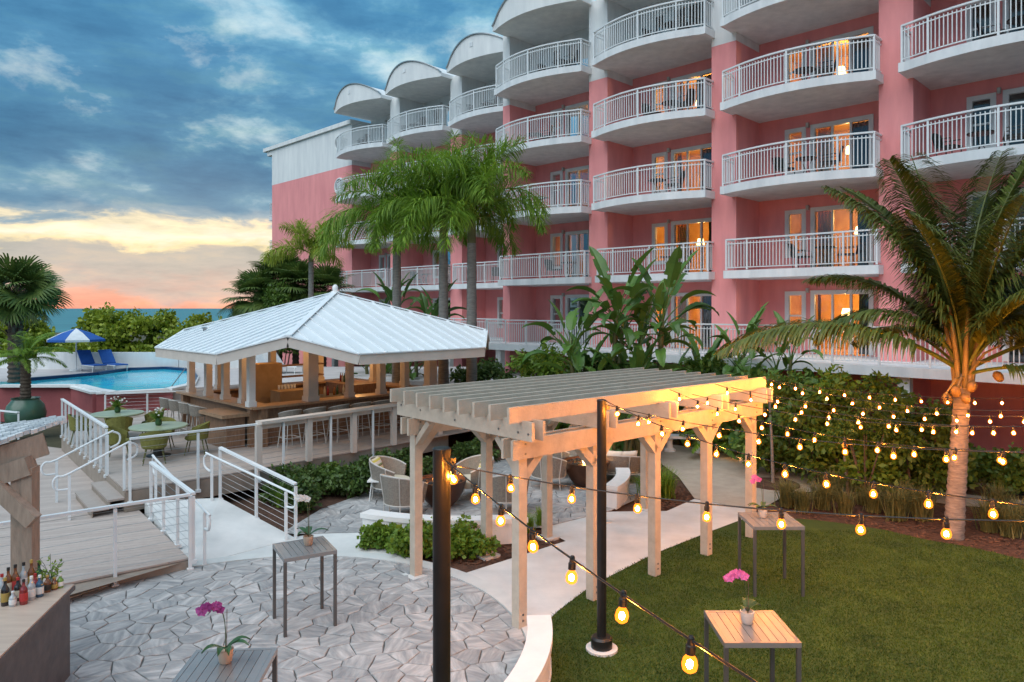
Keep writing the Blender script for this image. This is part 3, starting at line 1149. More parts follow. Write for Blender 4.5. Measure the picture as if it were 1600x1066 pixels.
# balcony furniture
def chair_proto():
    t = thing('balcony_chair', 'x', 'chair')
    seat = MB().box((0, 0, 0.42), (0.5, 0.5, 0.05))
    seat.build('seat', M['dark_metal'], t)
    bk = MB()
    nb = 8
    V = []
    for i in range(nb + 1):
        a = -0.9 + 1.8 * i / nb
        x, y = 0.27 * math.sin(a), 0.25 + 0.05 * math.cos(a * 1.5)
        V += [(x, y, 0.42), (x * 1.08, y + 0.10, 0.92 - 0.06 * abs(a)), (x, y + .03, 0.42), (x * 1.08, y + 0.13, 0.92 - 0.06 * abs(a))]
    bk.add(V, [(4 * i, 4 * i + 4, 4 * i + 5, 4 * i + 1) for i in range(nb)] + [(4 * i + 2, 4 * i + 3, 4 * i + 7, 4 * i + 6) for i in range(nb)] + [(4 * i + 1, 4 * i + 5, 4 * i + 7, 4 * i + 3) for i in range(nb)])
    bk.build('backrest', M['dark_metal'], t)
    lg = MB().tube([(0, 0, 0.0), (0, 0, 0.42)], 0.015, 5).mesh('leg', M['dark_metal'])
    for x in (-.22, .22):
        for y in (-.22, .22):
            link('leg', lg, t, (x, y, 0))
        MB().tube([(x * 1.15, -.22, .42), (x * 1.15, -.2, .63), (x * 1.15, .3, .66)], 0.015, 5).build('armrest', M['dark_metal'], t)
    return t


def ptable_proto():
    t = thing('balcony_table', 'x', 'table')
    MB().lathe([(0.0, 0.68), (0.34, 0.68), (0.36, 0.70), (0.34, 0.72), (0.0, 0.72)], 16).build('tabletop', M['dark_metal'], t)
    lg = MB().tube([(0.24, 0, 0), (0.05, 0, 0.35), (0.2, 0, 0.68)], 0.014, 5).mesh('leg', M['dark_metal'])
    for i in range(3):
        link('leg', lg, t, (0, 0, 0), i * 2.094)
    return t


cp, tp = chair_proto(), ptable_proto()
used_c = used_t = False
floor_word = {2: 'second floor', 3: 'third floor', 4: 'fourth floor', 5: 'top floor'}
bay_word = {-1: 'rightmost bay', 0: 'second bay from right', 1: 'third bay from right', 2: 'fourth bay from right', 3: 'fifth bay from right', 4: 'sixth bay from right', 5: 'leftmost bay'}
for j, o in BAYS:
    for k in (2, 3, 4, 5):
        if (j, k) in ((-1, 5), (-1, 2), (0, 5), (5, 3), (5, 4), (4, 4), (4, 3), (3, 3), (3, 4), (5, 2)):
            continue
        r = random.Random(j * 13 + k * 101)
        s0 = -PITCH * j
        out = 0.75 if k > 2 else 0.1
        st = 2.75 + r.uniform(-.3, .3)
        if r.random() < .4:
            st -= 1.0
        for q, (ds, dn, a) in enumerate(((-0.75, -.15, 1.2), (0.0, -0.2, 0), (0.75, 0.05, -1.3))):
            if q != 1 and r.random() < .18:
                continue
            pos = W(s0 + st + ds + r.uniform(-.1, .1), out - 0.55 + dn + r.uniform(-.1, .1), FLOOR[k], o)
            if q == 1:
                ob = tp if not used_t else copy_tree(tp)
                used_t = True
                tag(ob, 'round dark table, %s balcony, %s' % (floor_word[k], bay_word[j]), 'table', 'balcony tables')
            else:
                ob = cp if not used_c else copy_tree(cp)
                used_c = True
                tag(ob, 'dark chair %s of the table, %s balcony, %s' % ('left' if q == 0 else 'right', floor_word[k], bay_word[j]), 'chair', 'balcony chairs')
            ob.location = pos
            ob.rotation_euler = (0, 0, -math.pi / 4 + a + r.uniform(-.4, .4))

# ------------------------------------------------------------------ decks
DK, LD = 0.65, 0.20          # upper and lower deck levels
SQ = math.sqrt(.5)
upper = struct(poly_sheet('upper_deck', gp((97, 679), (196, 766), (268, 754), (405, 732), (612, 694), (720, 672), (720, 600), (300, 600), (130, 628), z=DK), DK - 0.045, M['fascia']))
up_poly = hull(gp((97, 679), (196, 766), (268, 754), (405, 732), (612, 694), (700, 676), z=DK) + [(1.0, 24.0), (-1.5, 29), (-12.2, 26.5)])
for i, p in enumerate(strips(up_poly, R(35), 0.142, 0.006)):
    MB().prism(p, DK - 0.03, DK).build('deck_board', M['deck_far'], upper)
fa = MB()
edge_u = gp((97, 679), (196, 766), (268, 754), (405, 732), (612, 694), (700, 676), z=DK)
for a, b in zip(edge_u[:-1], edge_u[1:]):
    fa.bar((*a, DK - 0.24), (*b, DK - 0.24), 0.03, 0.40)
fa.build('deck_fascia', M['fascia'], upper)

lower = struct(poly_sheet('lower_deck', [(-16, 8.2), (-6.9, 9.7), (-5.3, 11.8), (-7.6, 14.5), (-14, 21.5), (-24, 23)], LD - 0.045, M['fascia']))
lo_poly = hull([tuple(G(100, 912, LD)[:2]), tuple(G(295, 872, LD)[:2]), tuple(G(218, 798, LD)[:2]), (-13.2, 21.0), (-22, 25), (-14, 9)])
for p in strips(lo_poly, R(22), 0.140, 0.006):
    MB().prism(p, LD - 0.03, LD).build('deck_board', M['deck'], lower)
fa = MB()
e_ = [(-14, 9), tuple(G(100, 912, LD)[:2]), tuple(G(295, 872, LD)[:2]), tuple(G(218, 798, LD)[:2])]
for a, b in zip(e_[:-1], e_[1:]):
    fa.bar((*a, LD - 0.125), (*b, LD - 0.125), 0.03, 0.17)
fa.build('deck_fascia', M['fascia'], lower)

# ramp up from the patio to the deck
r0, r1 = G(297, 886), G(462, 842)
t0, t1 = G(226, 800, 0.18), G(344, 778, 0.45)
ramp = MB()
V = [(r0.x, r0.y, 0.012), (r1.x, r1.y, 0.012), (t1.x, t1.y, 0.45), (t0.x, t0.y, 0.40)]
V += [(x, y, -0.05) for x, y, z in V]
ramp.add(V, [(0, 1, 2, 3), (0, 4, 5, 1), (1, 5, 6, 2), (2, 6, 7, 3), (3, 7, 4, 0)])
struct(ramp.build('ramp', M['concrete']))

# steps between the decks
st = thing('deck_steps', 'wooden steps from the lower deck up to the dining deck', 'steps', G(185, 775, LD))
ed = [Vector((*edge_u[0], 0)), Vector((*edge_u[1], 0))]
dirn = (ed[1] - ed[0]).normalized()
outn = Vector((dirn.y, -dirn.x, 0))
if outn.x > 0:
    outn = -outn
for i, (w, z) in enumerate(((0.30, DK - 0.15), (0.60, DK - 0.30))):
    a = ed[0].lerp(ed[1], .775) + outn * (w - 0.15)
    b = ed[1] + outn * (w - 0.15)
    wpart(MB().bar((a.x, a.y, z - 0.02), (b.x, b.y, z - 0.02), 0.32, 0.04), 'tread', M['deck_far'], st)
    a2, b2 = a + outn * 0.13, b + outn * 0.13
    wpart(MB().bar((a2.x, a2.y, z - 0.11), (b2.x, b2.y, z - 0.11), 0.02, 0.14), 'riser', M['fascia'], st)


# railings -------------------------------------------------------------
def railing(name, label, P, h=1.02, posts=None, cables=8, below=0.3, w=0.075, step=1.35):
    """post and cable railing along world points P (floor level)"""
    P = [Vector(p) for p in P]
    t = thing(name, label, 'railing', P[0])
    top = MB()
    for a, b in zip(P[:-1], P[1:]):
        top.bar(a + Vector((0, 0, h)), b + Vector((0, 0, h)), w, 0.04)
    wpart(top, 'top_rail', M['rail'], t)
    for c in range(cables):
        zz = 0.09 + (h - 0.16) * c / (cables - 1)
        cm = MB()
        for a, b in zip(P[:-1], P[1:]):
            cm.tube([a + Vector((0, 0, zz)), b + Vector((0, 0, zz))], 0.0035, 4)
        wpart(cm, 'cable', M['cable'], t)
    for a, b in zip(P[:-1], P[1:]):
        n = max(1, round((b - a).length / step))
        for i in range(n + 1):
            if i == n and b is not P[-1]:
                continue
            p = a.lerp(b, i / n)
            o = wpart(MB().box((p.x, p.y, p.z + (h - below) / 2 - 0.02), (0.05, 0.05, h + below - 0.04), rz=0.6), 'post', M['rail'], t)
            f_ = MB().box((p.x, p.y, p.z - below + 0.04), (0.10, 0.10, 0.06), rz=0.6)
            f_.build('base_plate', M['rail'], o)
    return t


def V3(p, z):
    return Vector((p[0], p[1], z))


railing('deck_railing', 'white cable railing along the front edge of the lower deck', [V3((-7.9, 9.6), LD), V3(G(180, 897, LD), LD), V3(G(297, 873, LD), LD)], h=1.05, step=3.2, below=0.22)
railing('deck_railing', 'white cable railing beside the concrete ramp, nearer the lower deck', [V3(G(297, 873, LD), LD) + Vector((.03, .05, 0)), V3(G(236, 812, LD), LD + .06)], h=1.05, step=0.8, below=0.1)
railing('deck_railing', 'white cable railing along the planted side of the concrete ramp', [Vector((r1.x, r1.y, 0.02)), Vector((t1.x, t1.y, 0.47))], h=1.0, step=1.0, below=0.1)
railing('deck_railing', 'white cable railing in front of the dining tables on the upper deck', [V3(G(203, 765, DK), DK), V3(G(404, 733, DK), DK)], h=1.02, step=1.5)
railing('deck_railing', 'white railing along the left edge of the dining deck', [V3(edge_u[0], DK), V3(Vector((*edge_u[0], 0)).lerp(Vector((*edge_u[1], 0)), 0.77), DK)], h=1.02, cables=5, step=0.62, below=0.1)
railing('deck_railing', 'white railing behind the green pot near the pool wall', [V3((-21, 21.0), LD), V3((-16.3, 22.0), LD), V3((-14.6, 21.2), LD)], h=1.02, cables=4, step=0.8, below=0.1)
railing('deck_railing', 'curved white railing between the dining deck and the pool', [Vector((-12.6, 22.2, DK)), Vector((-11.5, 22.6, DK)), Vector((-10.4, 23.0, DK)), Vector((-9.7, 23.6, DK))], h=1.0, cables=9, step=0.9, below=0.1)


def handrail(label, top, bot, zt, zb, posts=((0.0, 0.9), (1.0, 0.9))):
    """sloping tube handrail with looped ends"""
    t = thing('handrail', label, 'handrail', (top[0], top[1], zt))
    a, b = Vector((top[0], top[1], zt + 0.9)), Vector((bot[0], bot[1], zb + 0.9))
    d = (b - a)
    d.z = 0
    d.normalize()
    pts_ = [a - d * 0.05 + Vector((0, 0, -.32)), a - d * 0.22 + Vector((0, 0, -.24)), a - d * 0.24 + Vector((0, 0, -.06)), a - d * 0.12 + Vector((0, 0, .02)), a, b,
            b + d * 0.20 + Vector((0, 0, -.03)), b + d * 0.27 + Vector((0, 0, -.14)), b + d * 0.22 + Vector((0, 0, -.28)), b + d * 0.02 + Vector((0, 0, -.30))]
    sm = []
    for i in range(len(pts_) - 1):
        p0_, p1_, p2_, p3_ = pts_[max(i - 1, 0)], pts_[i], pts_[i + 1], pts_[min(i + 2, len(pts_) - 1)]
        for k in range(1 if i == 4 else 4):
            u_ = k / 4
            sm.append(0.5 * ((2 * p1_) + (-p0_ + p2_) * u_ + (2 * p0_ - 5 * p1_ + 4 * p2_ - p3_) * u_ * u_ + (-p0_ + 3 * p1_ - 3 * p2_ + p3_) * u_ ** 3))
    sm.append(pts_[-1])
    wpart(MB().tube(sm, 0.021, 8), 'rail_tube', M['rail'], t, True)
    for p, z in ((a, zt), (b, zb)):
        wpart(MB().box((p.x, p.y, z + 0.42), (0.05, 0.05, 0.9), rz=0.5), 'post', M['rail'], t)
    return t


h0 = Vector((*edge_u[0], 0)).lerp(Vector((*edge_u[1], 0)), 0.785)
h1 = Vector((*edge_u[1], 0))
handrail('white looped handrail on the far side of the deck steps', h0, h0 + outn * 0.95, DK, LD)
handrail('white looped handrail on the near side of the deck steps', h1 + dirn * -0.12, h1 + dirn * -0.12 + outn * 0.95, DK, LD)
handrail('white looped handrail inside the ramp railing by the lower deck', (t0.x + .25, t0.y - .05), (r0.x + .22, r0.y + .05), 0.36, 0.03)
handrail('white looped handrail inside the ramp railing by the flower bed', (t1.x - .12, t1.y - .12), (r1.x - .15, r1.y - .1), 0.43, 0.03)

# ------------------------------------------------------------------ pavilion bar
BC = Vector((-5.45, 22.1, 0))        # centre of the roof
BP, BH, BSL = 4.52, 4.66, 0.353     # face distance, chamfer distance, roof slope
Z_APEX = 4.78


def roof_z(x, y):
    a = (x - BC.x)
    b = (y - BC.y)
    return Z_APEX - BSL * max(abs(a + b), abs(a - b)) * SQ


bar = thing('pavilion_bar', 'open bar pavilion with a white standing seam hip roof', 'pavilion', (BC.x, BC.y, DK))
faces_ = []
for (nx, ny) in ((-SQ, -SQ), (SQ, -SQ), (SQ, SQ), (-SQ, SQ)):
    tx, ty = -ny, nx
    tri = [(BC.x, BC.y), (BC.x + nx * BP + tx * BP * 1, BC.y + ny * BP + ty * BP), (BC.x + nx * BP - tx * BP, BC.y + ny * BP - ty * BP)]
    tri = ccw(tri)
    for (cx, cy) in ((1, 0), (-1, 0), (0, 1), (0, -1)):
        tri = clip(tri, cx, cy, cx * BC.x + cy * BC.y + BH)
    faces_.append((tri, nx, ny))
    for p in strips(tri, math.atan2(ny, nx), 0.405, 0.003):
        m = MB()
        n = len(p)
        V = [(q[0], q[1], roof_z(*q) - 0.03) for q in p] + [(q[0], q[1], roof_z(*q)) for q in p]
        m.add(V, [tuple(range(n - 1, -1, -1)), tuple(range(n, 2 * n))] + [(i, (i + 1) % n, n + (i + 1) % n, n + i) for i in range(n)])
        # raised seam along one long edge
        vs = [q[0] * tx + q[1] * ty for q in p]
        k = min(vs) + 0.012
        e = [q for q in p if q[0] * tx + q[1] * ty < k]
        if len(e) >= 2:
            e.sort(key=lambda q: q[0] * nx + q[1] * ny)
            a, b = e[0], e[-1]
            m.bar((a[0] + tx * .015, a[1] + ty * .015, roof_z(*a) + 0.018), (b[0] + tx * .015, b[1] + ty * .015, roof_z(*b) + 0.018), 0.028, 0.045)
        wpart(m, 'roof_panel', M['roof'], bar)
# eave outline of the clipped square
oct_ = [(BC.x + BP * nx * 1 + t * -ny * 1, BC.y + BP * ny + t * nx) for nx, ny in ((-SQ, -SQ), (SQ, -SQ), (SQ, SQ), (-SQ, SQ)) for t in (-1, 1)]
k_ = BH / SQ - BP            # tangential extent of each face before the chamfer
ev = []
for nx, ny in ((-SQ, -SQ), (SQ, -SQ), (SQ, SQ), (-SQ, SQ)):
    tx, ty = -ny, nx
    ev.append((BC.x + nx * BP - tx * k_, BC.y + ny * BP - ty * k_))
    ev.append((BC.x + nx * BP + tx * k_, BC.y + ny * BP + ty * k_))
outline = []
for i in range(8):
    a, b = ev[i], ev[(i + 1) % 8]
    outline.append(a)
    if i % 2 == 1:
        outline.append(((a[0] + b[0]) / 2, (a[1] + b[1]) / 2))
for i in range(len(outline)):
    a, b = outline[i], outline[(i + 1) % len(outline)]
    za, zb = roof_z(*a), roof_z(*b)
    m = MB()
    m.bar((*a, za - 0.14), (*b, zb - 0.14), 0.04, 0.24)
    wpart(m, 'fascia_board', M['beige_bar'], bar)
    m = MB()
    m.bar((*a, za + 0.004), (*b, zb + 0.004), 0.10, 0.03)
    wpart(m, 'drip_edge', M['roof'], bar)
for i in (2, 5, 8, 11):
    a = outline[i]
    m = MB().bar((a[0], a[1], roof_z(*a) + 0.03), (BC.x, BC.y, Z_APEX + 0.03), 0.16, 0.03)
    wpart(m, 'hip_cap', M['roof'], bar)
m = MB().lathe([(0.14, 0), (0.14, 0.04), (0.08, 0.06), (0.09, 0.14), (0.085, 0.20), (0.04, 0.25), (0.0, 0.26)], 12, (BC.x, BC.y, Z_APEX))
wpart(m, 'finial', M['white_paint'], bar, True)
vp = D(320, 519, 21.0)
m = MB().lathe([(.05, -.1), (.05, .08), (.09, .09), (.09, .12), (.0, .14)], 10, (vp.x, vp.y, roof_z(vp.x, vp.y)))
wpart(m, 'roof_vent', M['cable'], bar)
# soffit
m = MB()
n = len(outline)
V = [(a[0] * .985 + BC.x * .015, a[1] * .985 + BC.y * .015, roof_z(*a) - 0.20) for a in outline] + [(BC.x, BC.y, Z_APEX - 0.25)]
m.add(V, [(i, n, (i + 1) % n) for i in range(n)])
wpart(m, 'soffit', M['beige_bar'], bar)

# counter square under the roof
Q = Vector((-6.72, 18.65, 0))
dl, dr_ = Vector((-SQ, SQ, 0)), Vector((SQ, SQ, 0))
LL, LR = 5.2, 6.2
corners = [Q, Q + dr_ * LR, Q + dr_ * LR + dl * LL, Q + dl * LL]
CT = DK + 1.07
for i in range(4):
    a, b = corners[i], corners[(i + 1) % 4]
    inn = ((corners[(i + 2) % 4] - b)).normalized()
    e = (b - a).normalized()
    m = MB().bar(a + inn * .30 + Vector((0, 0, DK + .5)), b + inn * .30 + Vector((0, 0, DK + .5)), 0.18, 1.0)
    wpart(m, 'counter_front', M['wood'], bar)
    m = MB().bar(a + inn * .25 - e * .02 + Vector((0, 0, CT - .03 + .001 * i)), b + inn * .25 + e * .0 + Vector((0, 0, CT - .03 + .001 * i)), 0.62, 0.06)
    wpart(m, 'counter_top', M['wood_top'], bar)
# posts on the counter
spots = [(0, 0.02, .17), (0, 1.75, .30), (0, 3.0, .18), (0, 4.1, .2), (0, 5.0, .18), (0, 6.0, .3), (3, 1.05, .18), (3, 2.2, .18), (3, 3.4, .18), (3, 4.7, .18),
         (1, 1.6, .2), (1, 3.4, .2), (2, 1.2, .2), (2, 3.0, .2), (2, 4.8, .2)]
for (side, dd, w) in spots:
    if side == 0:
        p = Q + dr_ * dd + dl * .2
    elif side == 3:
        p = Q + dl * dd + dr_ * .2
    elif side == 1:
        p = Q + dr_ * (LR - .2) + dl * dd
    else:
        p = Q + dl * (LL - .2) + dr_ * dd
    zt = roof_z(p.x, p.y) - 0.22
    m = MB()
    m.box((p.x, p.y, (CT + zt) / 2), (w, w, zt - CT), rz=math.pi / 4)
    m.box((p.x, p.y, CT + 0.07), (w + .05, w + .05, 0.14), rz=math.pi / 4)
    wpart(m, 'roof_post', M['white_paint'] if w == .17 else M['beige_bar'], bar)
# inside: amber cabinet, back bar, sinks
m = MB().box(Q + dl * 2.6 + dr_ * 1.55 + Vector((0, 0, DK + 1.0)), (0.9, 0.5, 2.0), rz=math.pi / 4)
tag(wpart(m, 'back_bar_cabinet', M['amber_panel'], bar), 'amber lit cabinet')
m = MB().box(Q + dl * 1.7 + dr_ * 2.0 + Vector((0, 0, DK + 0.62)), (1.1, 0.6, 1.24), rz=math.pi / 4)
wpart(m, 'service_station', M['amber_panel'], bar)
m = MB().box(Q + dl * 2.1 + dr_ * 3.6 + Vector((0, 0, DK + 0.46)), (1.8, 0.8, 0.92), rz=math.pi / 4)
wpart(m, 'prep_counter', M['stone_dark'], bar)
m = MB().box(Q + dl * 2.6 + dr_ * 4.6 + Vector((0, 0, DK + 0.6)), (1.0, 1.6, 1.2), rz=math.pi / 4)
wpart(m, 'service_station', M['wood'], bar)
# side ledge: lower counter
m = MB().box(Q + dl * 1.0 - dr_ * 0.35 + Vector((0, 0, DK + 0.86)), (0.75, 1.5, 0.09), rz=math.pi / 4)
wpart(m, 'low_ledge', M['wood_top'], bar)
m = MB().box(Q + dl * 1.0 - dr_ * 0.30 + Vector((0, 0, DK + 0.41)), (0.5, 1.2, 0.81), rz=math.pi / 4)
wpart(m, 'ledge_base', M['wood'], bar)


BARB = [mat('bar_glass_%d' % i, c, rough=.15, spec=.6) for i, c in enumerate(((.22, .09, .02), (.05, .10, .04), (.45, .44, .40), (.25, .03, .03)))]
def bar_bottle(label, p, i):
    t = thing('bar_bottle', label, 'bottle', p, group='bottles inside the pavilion bar')
    MB().lathe([(.036, 0), (.04, .01), (.04, .18), (.016, .23), (.014, .30), (0, .302)], 10).build('glass_body', BARB[i % 4], t, True)
    return t


for i in range(9):
    p = Q + dl * (2.0 + .10 * (i % 2)) + dr_ * (2.9 + i * .17)
    bar_bottle('bottle in the row on the dark prep counter of the pavilion bar', (p.x, p.y, DK + .92), i)
for i in range(7):
    p = Q + dl * (2.4 + .12 * i) + dr_ * 4.5
    bar_bottle('bottle in the row on the wooden station of the pavilion bar', (p.x, p.y, DK + 1.2), i + 1)
m = MB()
for i in range(6):
    q_ = Q + dl * 2.05 + dr_ * (1.75 + .1 * i)
    m.lathe([(.035, 0), (.04, .12), (.036, .12), (.03, .01)], 8, (q_.x, q_.y, DK + 1.24))
wpart(m, 'glassware', M['frame'], bar)['kind'] = 'stuff'
for zz in (DK + 1.5, DK + 1.85):
    q_ = Q + dl * 3.05 + dr_ * 2.9
    wpart(MB().box((q_.x, q_.y, zz), (1.7, .28, .04), rz=math.pi / 4), 'back_shelf', M['wood'], bar)


def pendant(label, p, drop=0.55, e=60):
    zt = roof_z(p.x, p.y) - 0.25
    t = thing('pendant_lamp', label, 'lamp', (p.x, p.y, zt - drop), group='pendant lamps in the pavilion')
    MB().tube([(0, 0, drop), (0, 0, 0.14)], 0.008, 5).build('cord', M['socket'], t)
    MB().lathe([(0.03, 0.20), (0.05, 0.15), (0.07, 0.06), (0.17, 0.0), (0.165, -0.01), (0.06, 0.05)], 14).build('lamp_shade', M['dark_metal'], t, True)
    MB().lathe([(0.001, -0.05), (0.035, -0.035), (0.045, -0.005), (0.03, 0.03)], 10).build('bulb', M['lampglow'], t, True)
    ld = bpy.data.lights.new('lamp_light', 'POINT')
    ld.energy = e
    ld.color = (1.0, 0.52, 0.18)
    ld.shadow_soft_size = 0.05
    lo = bpy.data.objects.new('lamp_light', ld)
    col.objects.link(lo)
    lo.parent = t
    lo.location = (0, 0, -0.12)
    return t


pendant('dark pendant lamp under the front gable of the pavilion', Q + dr_ * 0.75 + dl * 0.4, 0.35, 10)
pendant('dark pendant lamp over the middle of the bar', BC + Vector((0.2, -0.6, 0)), 0.9, 26)
pendant('dark pendant lamp over the back right counter', Q + dr_ * 5.2 + dl * 3.2, 0.6, 36)
pendant('dark pendant lamp over the amber cabinet', Q + dr_ * 1.2 + dl * 2.4, 0.5, 12)


# stools ---------------------------------------------------------------
def stool_proto():
    t = thing('bar_stool', 'x', 'stool')
    MB().lathe([(0.0, 0.70), (0.22, 0.70), (0.24, 0.735), (0.22, 0.77), (0.0, 0.78)], 14).build('seat', M['cushion'], t, True)
    bk = MB()
    nb = 12
    V = []
    for i in range(nb + 1):
        a = -1.75 + 3.5 * i / nb
        h = 1.02 - 0.10 * (abs(a) / 1.75) ** 2
        for rr in (0.25, 0.275):
            V += [(rr * math.sin(a), rr * math.cos(a), 0.72), (rr * 1.12 * math.sin(a), rr * 1.12 * math.cos(a), h)]
    Fc = []
    for i in range(nb):
        q, w = 4 * i, 4 * i + 4
        Fc += [(q, q + 1, w + 1, w), (q + 2, w + 2, w + 3, q + 3), (q + 1, q + 3, w + 3, w + 1)]
    bk.add(V, Fc)
    bk.build('backrest', M['wicker'], t)
    pts_ = [(0.30 * math.sin(a), 0.30 * math.cos(a), 1.02 - 0.10 * (abs(a) / 1.75) ** 2) for a in np.linspace(-1.75, 1.75, 13)]
    MB().tube(pts_, 0.014, 5).build('back_rim', M['wicker_frame'], t)
    for x, y in ((-1, -1), (1, -1), (1, 1), (-1, 1)):
        MB().tube([(x * .22, y * .22, 0), (x * .15, y * .15, .71)], 0.013, 5).build('leg', M['wicker_frame'], t)
    c = [(x * .2, y * .2, .28) for x, y in ((-1, -1), (1, -1), (1, 1), (-1, 1), (-1, -1))]
    MB().tube(c, 0.01, 5).build('foot_ring', M['wicker_frame'], t)
    return t


sp = stool_proto()
seatno = ['nearest the corner', 'second from the corner', 'third from the corner', 'fourth from the corner', 'fifth from the corner', 'sixth from the corner', 'seventh from the corner']
first = True
for i in range(7):
    p = Q + dr_ * (0.72 + i * 0.72) - dl * 0.55
    ob = sp if first else copy_tree(sp)
    first = False
    ob.location = (p.x, p.y, DK)
    ob.rotation_euler = (0, 0, R(-135) + rng.uniform(-.2, .2))
    tag(ob, 'woven bar stool at the front counter, ' + seatno[i], 'stool', 'stools at the front counter')
for i in range(4):
    p = Q + dl * (2.05 + i * 0.75) - dr_ * 0.55
    ob = copy_tree(sp)
    ob.location = (p.x, p.y, DK)
    ob.rotation_euler = (0, 0, R(135) + rng.uniform(-.3, .3))
    tag(ob, 'woven bar stool on the pool side of the bar, ' + seatno[i], 'stool', 'stools at the side counter')

# drink-rail fence in front of the stools
fl = [G(404, 734, DK), G(615, 694, DK), G(720, 671, DK)]
fence = thing('bar_fence', 'beige drink rail fence with wire infill behind the front stools', 'fence', fl[0])
m = MB()
for a, b in zip(fl[:-1], fl[1:]):
    m.bar(a + Vector((0, 0, 1.06)), b + Vector((0, 0, 1.06)), 0.26, 0.07)
wpart(m, 'top_rail', M['beige_bar'], fence)
m = MB()
for a, b in zip(fl[:-1], fl[1:]):
    m.bar(a + Vector((0, 0, .965)), b + Vector((0, 0, .965)), 0.05, 0.118)
wpart(m, 'rail_fascia', M['beige_bar'], fence)
for t_ in np.linspace(0, 1, 4):
    p = fl[0].lerp(fl[1], t_)
    wpart(MB().box((p.x, p.y, DK + .5), (0.13, 0.13, 1.04), rz=.7), 'post', M['beige_bar'], fence)
for t_ in (0.0, .33, .66, 1.0):
    p = fl[1].lerp(fl[2], t_)
    if t_ > 0:
        wpart(MB().box((p.x, p.y, DK + .5), (0.13, 0.13, 1.04), rz=.7), 'post', M['beige_bar'], fence)
for t_ in (0.17, 0.5, 0.83):
    p = fl[0].lerp(fl[1], t_)
    wpart(MB().box((p.x, p.y - .10, DK + .42), (0.045, 0.045, 1.26), rz=.7), 'thin_post', M['rail'], fence)
for zz in np.linspace(0.1, 0.92, 8):
    m = MB()
    for a, b in zip(fl[:-1], fl[1:]):
        m.tube([a + Vector((0, 0, zz)), b + Vector((0, 0, zz))], 0.004, 4)
    wpart(m, 'cable', M['cable'], fence)


# dining tables and chairs ---------------------------------------------
def dining_chair():
    t = thing('dining_chair', 'x', 'chair')
    sh = MB()
    nb = 12
    V = []
    for i in range(nb + 1):
        a = -2.1 + 4.2 * i / nb
        h = 0.80 - 0.20 * (abs(a) / 2.1) ** 1.5
        for rr, k in ((0.27, 1.0), (0.30, 1.0)):
            V += [(rr * .92 * math.sin(a), rr * .92 * math.cos(a), 0.40), (rr * 1.08 * math.sin(a), rr * 1.08 * math.cos(a), h)]
    Fc = []
    for i in range(nb):
        q, w = 4 * i, 4 * i + 4
        Fc += [(q, q + 1, w + 1, w), (q + 2, w + 2, w + 3, q + 3), (q + 1, q + 3, w + 3, w + 1), (q, w, w + 2, q + 2)]
    Fc += [(0, 2, 3, 1), (4 * nb, 4 * nb + 1, 4 * nb + 3, 4 * nb + 2)]
    sh.add(V, Fc)
    sh.build('backrest', M['olive'], t)
    MB().lathe([(0, .36), (.25, .36), (.28, .40), (.25, .45), (0, .46)], 14).build('seat', M['olive'], t, True)
    for x, y in ((-1, -1), (1, -1), (1, 1), (-1, 1)):
        MB().tube([(x * .24, y * .24, 0), (x * .16, y * .16, .38)], [0.012, .018], 5).build('leg', M['petiole'], t)
    return t


def bouquet(label, loc):
    t = thing('flower_vase', label, 'flowers', loc, group='table bouquets')
    MB().lathe([(0.05, 0), (0.075, 0.03), (0.08, 0.10), (0.06, 0.16), (0.065, 0.18)], 12).build('vase', M['orchid_leaf'], t, True)
    r = random.Random(len(label))
    lf = MB()
    for i in range(46):
        a, e = r.uniform(0, 6.28), r.uniform(0.1, 1.3)
        d = Vector((math.cos(a) * math.cos(e), math.sin(a) * math.cos(e), math.sin(e)))
        p = Vector((0, 0, .16))
        s = d.orthogonal().normalized() * 0.028
        L = r.uniform(0.14, 0.30)
        lf.add([p, p + d * L * .5 + s, p + d * L, p + d * L * .5 - s], [(0, 1, 2, 3)])
    lf.build('foliage', M['leaf_a'], t)
    fl_ = MB()
    for i in range(14):
        a, e = r.uniform(0, 6.28), r.uniform(0.4, 1.4)
        d = Vector((math.cos(a) * math.cos(e), math.sin(a) * math.cos(e), math.sin(e)))
        c = Vector((0, 0, .18)) + d * r.uniform(.16, .27)
        fl_.lathe([(0.004, -.02), (0.03, 0.0), (0.022, 0.02), (.002, .025)], 6, c)
    fl_.build('blossom', M['petal_white'], t)
    return t


dc = dining_chair()
firstc = True
for ti, (tx, ty, word) in enumerate(((-8.75, 17.75, 'nearer'), (-10.95, 19.9, 'farther'))):
    t = thing('dining_table', 'round green dining table %s' % ('with the white bouquet, nearer the ramp' if ti == 0 else 'with the leafy bouquet, nearer the pool'), 'table', (tx, ty, DK), group='round dining tables')
    MB().lathe([(0, .70), (.64, .70), (.67, .725), (.66, .75), (0, .752)], 28).build('tabletop', M['tabletop'], t)
    MB().lathe([(.28, 0), (.28, .03), (.13, .06), (.12, .66), (.25, .70)], 14).build('pedestal', M['dark_metal'], t)
    bouquet('white and green bouquet in a dark vase' if ti == 0 else 'leafy green bouquet in a dark vase', (tx, ty, DK + .753))
    for q, a in enumerate((20, 110, 200, 290)):
        ca = R(a + 12 * ti)
        ob = dc if firstc else copy_tree(dc)
        firstc = False
        ob.location = (tx + .86 * math.cos(ca), ty + .86 * math.sin(ca), DK)
        ob.rotation_euler = (0, 0, ca - math.pi / 2 + rng.uniform(-.15, .15))
        tag(ob, 'olive tub chair on the %s side of the %s dining table' % (('bar', 'pool', 'steps', 'railing')[q], word), 'chair', 'olive dining chairs')

